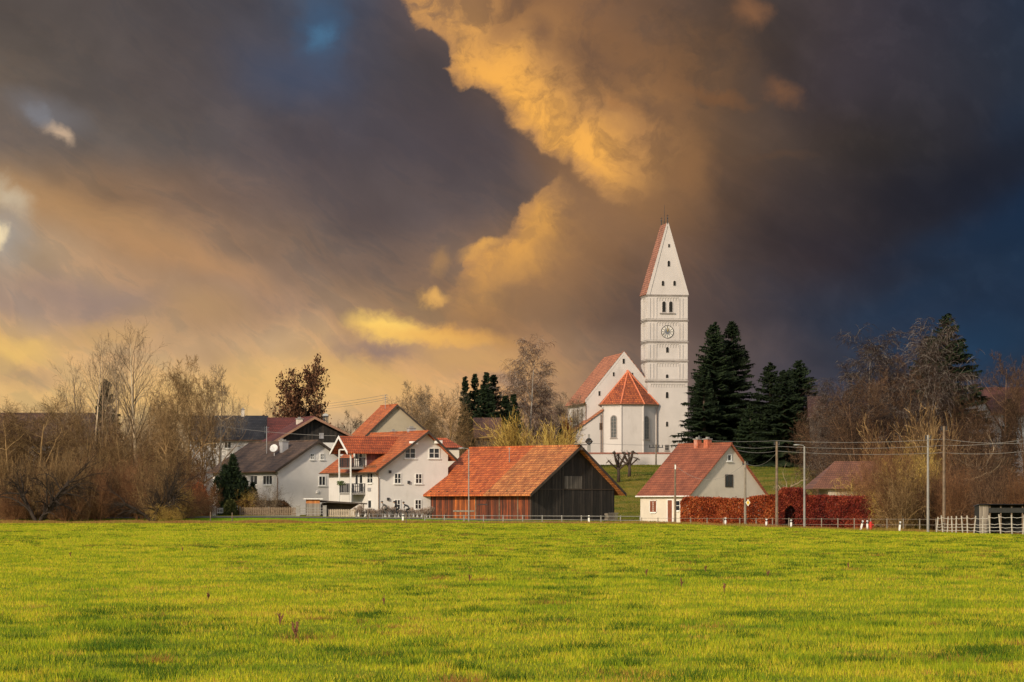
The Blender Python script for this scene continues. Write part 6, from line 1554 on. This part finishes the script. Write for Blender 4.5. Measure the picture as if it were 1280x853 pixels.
# ================================================================== fences, poles, wires
def picket(label, px0, px1, Y, pyt, pyb, mat, wall=True, name='picket_fence', pale=.13, gap=.2):
    x0, x1 = gx(px0, Y), gx(px1, Y); z0 = zpy(pyb, Y); ht = zpy(pyt, Y) - z0; t = thing(name, label, 'fence', (x0, Y, z0)); w = x1 - x0
    mb = MB(); n = int(w / gap)
    for i in range(n):
        a = i * gap + .03; mb.prism([(a, .1), (a + pale, .1), (a + pale, ht - .06), (a + pale / 2, ht), (a, ht - .06)], -.03, 0, lambda p, q, s_: (p, s_, q))
    mb.build('paling', mat, t); mb = MB(); mb.box(0, .003, ht * .25, w, .06, ht * .25 + .08); mb.box(0, .003, ht * .75, w, .06, ht * .75 + .08); mb.build('rail', mat, t)
    m = max(1, int(w / 2.4)); 
    for i in range(m + 1):
        a = i * w / m; mb = MB(); mb.box(a - .07, .07, -.3, a + .07, .2, ht + .05); mb.build('post', wood_post_pale, t)
    if wall: mb = MB(); mb.box(-.1, -.06, -.5, w + .1, .06, .08); mb.build('footing', concrete, t)
    return t
picket('brown picket fence on a pale footing before the clipped hedge', 300, 371, 355, 634, 645.5, simple('brown_paling', (.20, .14, .09), .8, .25, 4))
picket('short fawn picket fence between carport post and dry shrubs', 410, 445, 355, 636.5, 648, simple('fawn_paling', (.42, .34, .25), .8, .2, 4))
picket('dim grey picket fence left of the white garden gate', 222, 265, 356, 635, 644, simple('dim_paling', (.10, .085, .07), .8, .25, 4), False)
picket('white slatted garden gate between two white posts', 271, 290.5, 355, 634.5, 643.5, white_paint, False, name='gate_or_shade_board', pale=.07, gap=.2)
for px, lb in ((267.5, 'square white gate post left of the slatted garden gate'), (294.5, 'square white gate post with dark band right of the slatted gate'), (372.5, 'pale concrete gate post at the right end of the brown picket fence'), (406, 'pale gate post left of the short fawn fence')):
    Y = 354.8; x = gx(px, Y); z0 = gz(x, Y); t = thing('gate_post', lb, 'post', (x, Y, z0)); h = zpy(633, Y) - z0
    mb = MB(); mb.box(-.2, -.2, -.2, .2, .2, h); mb.build('shaft', white_paint if px < 300 else concrete, t); mb = MB(); mb.box(-.24, -.24, h + .003, .24, .24, h + .08); mb.build('cap', concrete, t)
def bar_gate():
    Y = 354.6; x0 = gx(374.5, Y); w = gx(404, Y) - x0; z0 = gz(x0, Y); t = thing('bar_gate', 'low grey metal gate with horizontal bars before the garden shed', 'gate', (x0, Y, z0)); mb = MB()
    for z in (.25, .55, .85): mb.box(0, -.03, z, w, .03, z + .07)
    for i in range(4): a = i * (w - .06) / 3; mb.box(a, -.028, .1, a + .06, .028, .248); mb.box(a, .031, .1, a + .06, .06, 1.0)
    mb.build('bar', concrete, t)
bar_gate()
# pale two-rail barrier along the road in front of the white house and barn
def railing(px0, px1, Yf, pya, pyb, label, step=22, mat=None, name='rail_fence', sag=0, r=.045, post=.07):
    n = max(2, int((px1 - px0) / step)); t = None; P = []
    for i in range(n + 1):
        px = px0 + (px1 - px0) * i / n; Y = Yf(px); P.append((px, Y))
    o = (gx(px0, P[0][1]), P[0][1], gz(gx(px0, P[0][1]), P[0][1])); t = thing(name, label, 'fence', o)
    for px, Y in P:
        x = gx(px, Y); zg = gz(x, Y); mb = MB(); mb.box(x - o[0] - post, Y - o[1] - post, zg - o[2] - .2, x - o[0] + post, Y - o[1] + post, zpy(pya(px), Y) - o[2] + .08); mb.build('post', mat or concrete, t)
    for py in (pya, pyb):
        mb = MB(); mb.tube([(gx(px, Y) - o[0], Y - o[1] - post - .03, zpy(py(px), Y) - o[2]) for px, Y in P], r, 6); mb.build('rail', mat or concrete, t)
    return t
EY = lambda px: float(EDGE(gx(px, 325)) + 4.5)
railing(531, 800, lambda p: 338 + (p - 531) * -.022, lambda p: 644.6 + (p - 531) * .004, lambda p: 648.6 + (p - 531) * .008, 'pale two-rail barrier along the road before the wooden barn', 24, concrete, r=.028, post=.05)
railing(445, 528, lambda p: 345, lambda p: 643, lambda p: 647, 'thin two-rail barrier before the dry shrubs and the white house', 16, concrete, r=.022, post=.04)
railing(802, 1170, lambda p: float(EDGE(gx(p, 320)) + 4), lambda p: 648 + (p - 802) * .004, lambda p: 655 + (p - 802) * .004, 'thin wire fence running before the red hedge', 20.4, wood_post_pale, r=.016, post=.045, name='wire_fence')
# paddock fence on the right: posts at the photographed spacing, sagging tapes
def paddock():
    pos = [1171.5, 1177.8, 1184.6, 1190, 1195.3, 1202.8, 1209.2, 1218.4, 1228.5, 1237, 1250, 1264.8, 1279.5, 1295, 1310]
    Yb = lambda px: float(np.interp(px, [1170, 1310], [298, 291])); px0 = pos[0]; o = (gx(px0, Yb(px0)), Yb(px0), gz(gx(px0, Yb(px0)), Yb(px0)))
    t = thing('paddock_fence', 'pale paddock fence of close uneven posts with tapes before the shelter', 'fence', o); pm = simple('paddock_post', (.38, .34, .28), .8, .2, 3); r = random.Random(2); tops = []
    for i, px in enumerate(pos):
        Y = Yb(px); x = gx(px, Y); zg = gz(x, Y); top = zpy(np.interp(px, [1170, 1310], [645.5, 643]) + r.uniform(-1, 1), Y); l_ = r.uniform(-.1, .1)
        mb = MB(); mb.tube([(x - o[0] - l_, Y - o[1], zg - o[2] - .3), (x - o[0] + l_, Y - o[1], top - o[2])], .065, 7); mb.build('post', pm, t); tops.append((x - o[0], Y - o[1], top - o[2], zg - o[2]))
    for f in (.88, .55, .38, .2):
        mb = MB(); pts = []
        for a, b in zip(tops[:-1], tops[1:]):
            za, zb = a[3] + (a[2] - a[3]) * f, b[3] + (b[2] - b[3]) * f
            pts += [(a[0], a[1] - .08, za), ((a[0] + b[0]) / 2, a[1] - .08, (za + zb) / 2 - r.uniform(.02, .1))]
        pts.append((tops[-1][0], tops[-1][1] - .08, tops[-1][3] + (tops[-1][2] - tops[-1][3]) * f)); mb.tube(pts, .02, 5); mb.build('tape', simple('pale_tape', (.55, .52, .47), .6, .1), t)
paddock()
def mast(px, pyt, pyb, rad, mat, label, name='utility_pole', Y=None, extra=None):
    Y = Y or float(EDGE(gx(px, 320)) + 3); x = gx(px, Y); zg = gz(x, Y); h = zpy(pyt, Y) - zg
    t = thing(name, label, name.split('_')[-1], (x, Y, zg)); mb = MB(); mb.tube([(0, 0, -.3), (0, 0, h)], [rad, rad * .75], 8); mb.build('shaft', mat, t)
    if extra: extra(t, h)
    return t, h
def ins(t, h):
    mb = MB(); mb.box(-.28, -.04, h - .35, .28, .04, h - .25); 
    for s_ in (-1, 1): mb.tube([(s_ * .24, 0, h - .25), (s_ * .24, 0, h - .02)], .05, 6)
    mb.build('insulator_bracket', metal_dark, t)
def lamp(t, h):
    mb = MB(); mb.tube([(0, 0, h - .05), (-.1, 0, h + .08), (-.55, -.05, h + .14)], .035, 6); mb.build('arm', metal_grey, t)
    mb = MB(); mb.ellipsoid((-.75, -.06, h + .13), (.34, .12, .07), 8, 5); mb.build('lamp_head', metal_grey, t)
mast(844, 580, 657, .12, wood_post, 'short dark wooden pole in front of the cottage', extra=lambda t, h: (lambda mb: (mb.box(-.06, -.2, h - .55, .06, -.12, h - .1), mb.build('insulator', white_paint, t)))(MB()))
mast(931.5, 577, 659, .13, wood_post_pale, 'wooden pole carrying a small yellow sign before the red hedge', extra=ins)
mast(971, 552, 660, .15, wood_post, 'tall brown wooden pole left of the arched hedge gap', extra=ins)
mast(1005.5, 558, 661.5, .11, concrete, 'slim pale street lamp right of the arched hedge gap', name='street_lamp', extra=lamp)
mast(1160, 544, 665, .13, concrete, 'tall pale concrete pole before the brown willow scrub', Y=301, extra=ins)
mast(1180, 533, 667, .15, wood_post, 'tall brown wooden pole beside the paddock fence', Y=299, extra=ins)
mast(586, 562, 653, .07, concrete, 'slim pale lamp pole in front of the wooden barn', name='street_lamp', extra=lamp)
def cross(t, h):
    mb = MB(); mb.box(-1.1, -.06, h - .5, 1.1, .06, h - .36)
    for a in (-1, -.45, .45, 1): mb.tube([(a, 0, h - .36), (a, 0, h - .02)], .07, 6)
    mb.build('crossarm', metal_dark, t)
mast(820, 556, 583, .14, wood_post_pale, 'grey pole with wide crossarm before the churchyard wall', Y=492, extra=cross)
mast(301, 533, 570, .05, metal_grey, 'thin pole', Y=392) if False else None
mast(276, 534, 646, .11, wood_post_pale, 'pale wooden pole among the bare trees left of the brown roof', Y=372, extra=ins)
# yellow diamond sign on the second pole
def sign():
    Y = float(EDGE(gx(933, 320)) + 3) - .25; x = gx(935, Y); z = zpy(628.5, Y); t = thing('warning_sign', 'small yellow diamond sign fixed to the wooden pole at the hedge', 'sign', (x, Y, z))
    mb = MB(); mb.prism([(0, -.36), (.22, 0), (0, .36), (-.22, 0)], -.02, 0, lambda a, b, s_: (a, s_, b)); mb.build('plate', simple('white_sign', (.75, .72, .62), .5, .05), t)
    mb = MB(); mb.prism([(0, -.24), (.15, 0), (0, .24), (-.15, 0)], -.03, -.021, lambda a, b, s_: (a, s_, b)); mb.build('yellow_field', simple('yellow_sign', (.65, .42, .04), .5, .05), t)
    mb = MB(); mb.box(-.3, .003, -.04, -.02, .12, .04); mb.build('clamp', metal_grey, t)
sign()
# cables
def cable(label, pts, r=.022, sag=.5, group=None):
    """pts: (px,py,Y) supports"""
    P = [at(*p) for p in pts]; o = P[0]; mb = MB(); L_ = []
    for a, b in zip(P[:-1], P[1:]):
        for k in range(12):
            f = k / 12; q = a.lerp(b, f); q.z -= 4 * sag * f * (1 - f); L_.append(q - o)
    L_.append(P[-1] - o); mb.tube(L_, r, 5); me = mb.mesh('power_line'); me.materials.append(cable_mat)
    tag(link('power_line', me, None, o), label, 'cable', group)
cable('upper pale cable from the tower foot over the cottage to the right edge', [(862, 548, 430), (971, 551, 318), (1180, 549, 299), (1300, 553, 293)], .018, .25)
cable('middle pale cable behind the cottage ridge towards the right edge', [(915, 557, 360), (971, 558, 318), (1180, 557, 299), (1300, 546, 293)], .018, .25)
cable('lower pale cable behind the cottage gable towards the right edge', [(920, 562.5, 360), (971, 564, 318), (1180, 566, 299), (1300, 562, 293)], .018, .25)
cable('service cable dipping from the short pole to the sign pole', [(844, 582, 330), (931.5, 579, 326)], .014, 1.6)
cable('service cable rising from the sign pole to the tall brown pole', [(931.5, 579, 326), (971, 566, 318)], .014, .7)
cable('cable running from the thin aerial over the dark gable to the white house', [(276, 533, 372), (420, 545, 366)], .02, .2)
for i, (a, b, c, d, lb) in enumerate([(400, 507.5, 484, 493.5, 'uppermost thin cable in the gap between dark gable and tan house'), (400, 510.5, 484, 497, 'middle thin cable in the gap between dark gable and tan house'), (400, 513.5, 484, 499.5, 'lowest thin cable in the gap between dark gable and tan house')]):
    cable(lb, [(a - 60, b + 3, 500), (d and c, d, 430)], .022, .3)
cable('thin cable crossing the churchyard wall', [(700, 551, 470), (820, 556.5, 492), (905, 556, 480)], .022, .2)

# ================================================================== road furniture
def delineator(px, py, lean, label, group):
    Y = float(EDGE(gx(px, 320)) + (1.0 if px > 820 else 6)); x = gx(px, Y); zg = gz(x, Y); h = 1.0 if px > 1050 else .85
    t = thing('delineator_post', label, 'post', (x, Y, zg), 0, group); t.rotation_euler = (0, R(lean), 0)
    mb = MB(); mb.prism([(-.09, -.05), (.09, -.05), (.0, .09)], -.1, h - .02, lambda a, b, s_: (a, b, s_)); mb.build('shaft', white_paint, t)
    mb = MB(); mb.prism([(-.095, -.055), (.095, -.055), (.0, .095)], h * .68, h * .88, lambda a, b, s_: (a, b, s_)); mb.build('black_band', black_paint, t)
    mb = MB(); mb.box(-.03, -.065, h * .71, .03, -.056, h * .85); mb.build('reflector', metal_grey, t)
DG = 'white road marker posts'
for px, ln, lb in ((503.5, 0, 'white marker post with black band before the dry shrubs'), (736, 0, 'white marker post with black band before the barn gable'), (906.5, 2, 'white marker post before the left part of the red hedge'), (957.5, 3, 'white marker post left of the tall brown pole'), (988.8, 0, 'white marker post before the arched hedge gap'), (1075.5, 14, 'leaning white marker post at the right end of the crimson hedge'), (1084, 0, 'upright marker post beside the red hydrant'), (1124, 6, 'white marker post standing alone before the brown scrub'), (1229, 0, 'white marker post in front of the shelter corner')):
    delineator(px, 655, ln, lb, DG)
def hydrant():
    Y = float(EDGE(gx(1088, 320)) + .8); x = gx(1088.5, Y); zg = gz(x, Y); t = thing('fire_hydrant', 'small red hydrant at the right end of the crimson hedge', 'hydrant', (x, Y, zg))
    mb = MB(); mb.tube([(0, 0, -.1), (0, 0, .75)], .13, 10); mb.tube([(0, 0, .3), (0, 0, .36)], .18, 10); mb.build('barrel', red_paint, t)
    mb = MB(); mb.ellipsoid((0, 0, .78), (.15, .15, .12), 10, 6); mb.build('cap', red_paint, t)
    mb = MB(); mb.tube([(-.25, 0, .58), (.25, 0, .58)], .06, 8); mb.build('outlet', red_paint, t)
hydrant()
def stake(px, pyt, Y, label):
    x = gx(px, Y); zg = gz(x, Y); t = tag(link('field_stake', MB().tube([(0, 0, -.2), (.02, 0, zpy(pyt, Y) - zg)], .05, 6).mesh('field_stake'), None, (x, Y, zg)), label, 'stake'); t.data.materials.append(wood_post)
stake(507.6, 641, 327, 'dark stake at the pasture edge before the white house')
stake(263, 640, 331, 'dark stake at the pasture edge left of the garden gate')
stake(290, 641, 331, 'thin stake at the pasture edge in front of the garden gate')
stake(460, 637, 336, 'pale stake before the dry shrubs at the white house corner')

# ================================================================== three cyclists passing behind the shrubs
def skin_mesh(name, verts, edges, rad, mat, sub=2, parent=None):
    me = bpy.data.meshes.new(name); me.from_pydata(verts, edges, []); o = bpy.data.objects.new(name, me); COL.objects.link(o)
    sk = o.modifiers.new('skin', 'SKIN'); me.skin_vertices[0].data[0].use_root = True
    for i, r in enumerate(rad): me.skin_vertices[0].data[i].radius = (r, r) if not isinstance(r, tuple) else r
    ss = o.modifiers.new('sub', 'SUBSURF'); ss.levels = sub; ss.render_levels = sub
    dg = bpy.context.evaluated_depsgraph_get(); ev = o.evaluated_get(dg); nm = bpy.data.meshes.new_from_object(ev)
    o.modifiers.clear(); o.data = nm; nm.materials.clear(); nm.materials.append(mat); nm.shade_smooth()
    if parent: o.parent = parent
    return o
skin_m = simple('skin', (.42, .24, .16), .6, .05); 
def cyclist(px, Y, jacket, lean, lbp, lbb, seed):
    x = gx(px, Y); zg = gz(x, Y) + .05
    # bicycle heading to the left (-x)
    b = thing('bicycle', lbb, 'bicycle', (x, Y, zg), 0, 'bicycles behind the dry shrubs'); 
    for xx in (-.52, .52):
        mb = MB(); mb.tube([(xx + .34 * math.cos(a), 0, .35 + .34 * math.sin(a)) for a in np.linspace(0, 2 * math.pi, 25)], .02, 5, False); wl = mb.build('wheel', black_paint, b)
        mb = MB()
        for k in range(8): a = k * math.pi / 8; mb.tube([(xx - .32 * math.cos(a), 0, .35 - .32 * math.sin(a)), (xx + .32 * math.cos(a), 0, .35 + .32 * math.sin(a))], .004, 3)
        mb.build('spoke', metal_grey, wl)
    mb = MB()
    for p, q in (((.02, 0, .3), (.2, 0, .9)), ((.02, 0, .3), (-.38, 0, .85)), ((.18, 0, .8), (-.38, 0, .9)), ((.02, 0, .3), (.52, 0, .35)), ((.52, 0, .35), (.17, 0, .78)), ((-.36, 0, 1.0), (-.52, 0, .35))): mb.tube([p, q], .018, 6)
    mb.build('frame', red_paint if seed == 2 else metal_dark, b)
    mb = MB(); mb.tube([(-.36, -.26, 1.02), (-.4, 0, 1.03), (-.36, .26, 1.02)], .015, 6); mb.build('handlebar', metal_dark, b)
    mb = MB(); mb.prism([(.08, .9), (.34, .92), (.34, .97), (.06, .95)], -.07, .07, lambda p, q, s_: (p, s_, q)); mb.build('saddle', black_paint, b)
    # rider, leaning forward
    t = thing('person', lbp, 'person', (x, Y, zg), 0, 'cyclists behind the dry shrubs')
    sh = Vector((-.12 - lean * .18, 0, 1.42 - lean * .1)); v = [(.2, 0, 1.0), (.12, 0, 1.15), (.0 - lean * .08, 0, 1.32 - lean * .03), tuple(sh), tuple(sh + Vector((-.07, 0, .1))), tuple(sh + Vector((-.11, 0, .17)))]
    ed = [(0, 1), (1, 2), (2, 3), (3, 4), (4, 5)]; rad = [(.15, .12), (.14, .11), (.15, .11), (.13, .12), .055, .055]
    for s_ in (-1, 1):
        n = len(v); v += [tuple(sh + Vector((0, .17 * s_, -.03))), tuple(sh + Vector((-.1, .22 * s_, -.26))), (-.3, .22 * s_, 1.08), (-.38, .22 * s_, 1.05)]; ed += [(3, n), (n, n+1), (n+1, n+2), (n+2, n+3)]; rad += [.065, .05, .035, .035]
        n = len(v); kz = .62 if s_ > 0 else .78; v += [(.18, .1 * s_, .95), (-.16, .12 * s_, kz + .12), (.02, .12 * s_, kz - .28), (.02 + .0, .12 * s_, kz - .42), (-.12, .12 * s_, kz - .46)]; ed += [(0, n), (n, n+1), (n+1, n+2), (n+2, n+3), (n+3, n+4)]; rad += [.09, .07, .055, .04, .035]
    skin_mesh('body', v, ed, rad, jacket, 1, t)
    hp = sh + Vector((-.15, 0, .27)); mb = MB(); mb.ellipsoid(hp, (.1, .08, .125), 12, 8); mb.tube([hp + Vector((-.09, 0, -.0)), hp + Vector((-.125, 0, -.03))], [.015, .02], 5); mb.build('head', skin_m, t, True)
    mb = MB(); mb.ellipsoid(hp + Vector((.01, 0, .05)), (.13, .1, .1), 12, 6); mb.build('helmet', black_paint, t, True)
    for s_ in (-1, 1):
        h0 = Vector((-.38, .22 * s_, 1.05)); vv = [tuple(h0), tuple(h0 + Vector((-.05, 0, .005)))]; ee = [(0, 1)]; rr = [.028, .026]
        for k, dz in enumerate((-.03, -.01, .01, .03)):
            n = len(vv); vv += [tuple(h0 + Vector((-.085, dz, .0))), tuple(h0 + Vector((-.1, dz, -.035)))]; ee += [(1, n), (n, n + 1)]; rr += [.009, .008]
        n = len(vv); vv += [tuple(h0 + Vector((-.05, -.035 * s_, -.02)))]; ee += [(1, n)]; rr += [.01]
        skin_mesh('hand', vv, ee, rr, skin_m, 1, t)
jk1 = simple('dark_jacket', (.025, .025, .03), .8, .2); jk2 = simple('grey_jacket', (.08, .075, .07), .8, .2)
cyclist(509.5, 351.5, jk1, 1.0, 'cyclist in dark jacket bending forward, nearest to the barn', 'dark bicycle under the cyclist nearest to the barn', 1)
cyclist(496.5, 352.5, jk1, .4, 'cyclist with dark helmet, middle one of the three behind the dry shrubs', 'dark bicycle under the middle one of the three cyclists', 3)
cyclist(482, 352, jk2, .7, 'cyclist in grey jacket, leftmost of the three behind the dry shrubs', 'dark bicycle under the leftmost of the three cyclists', 4)
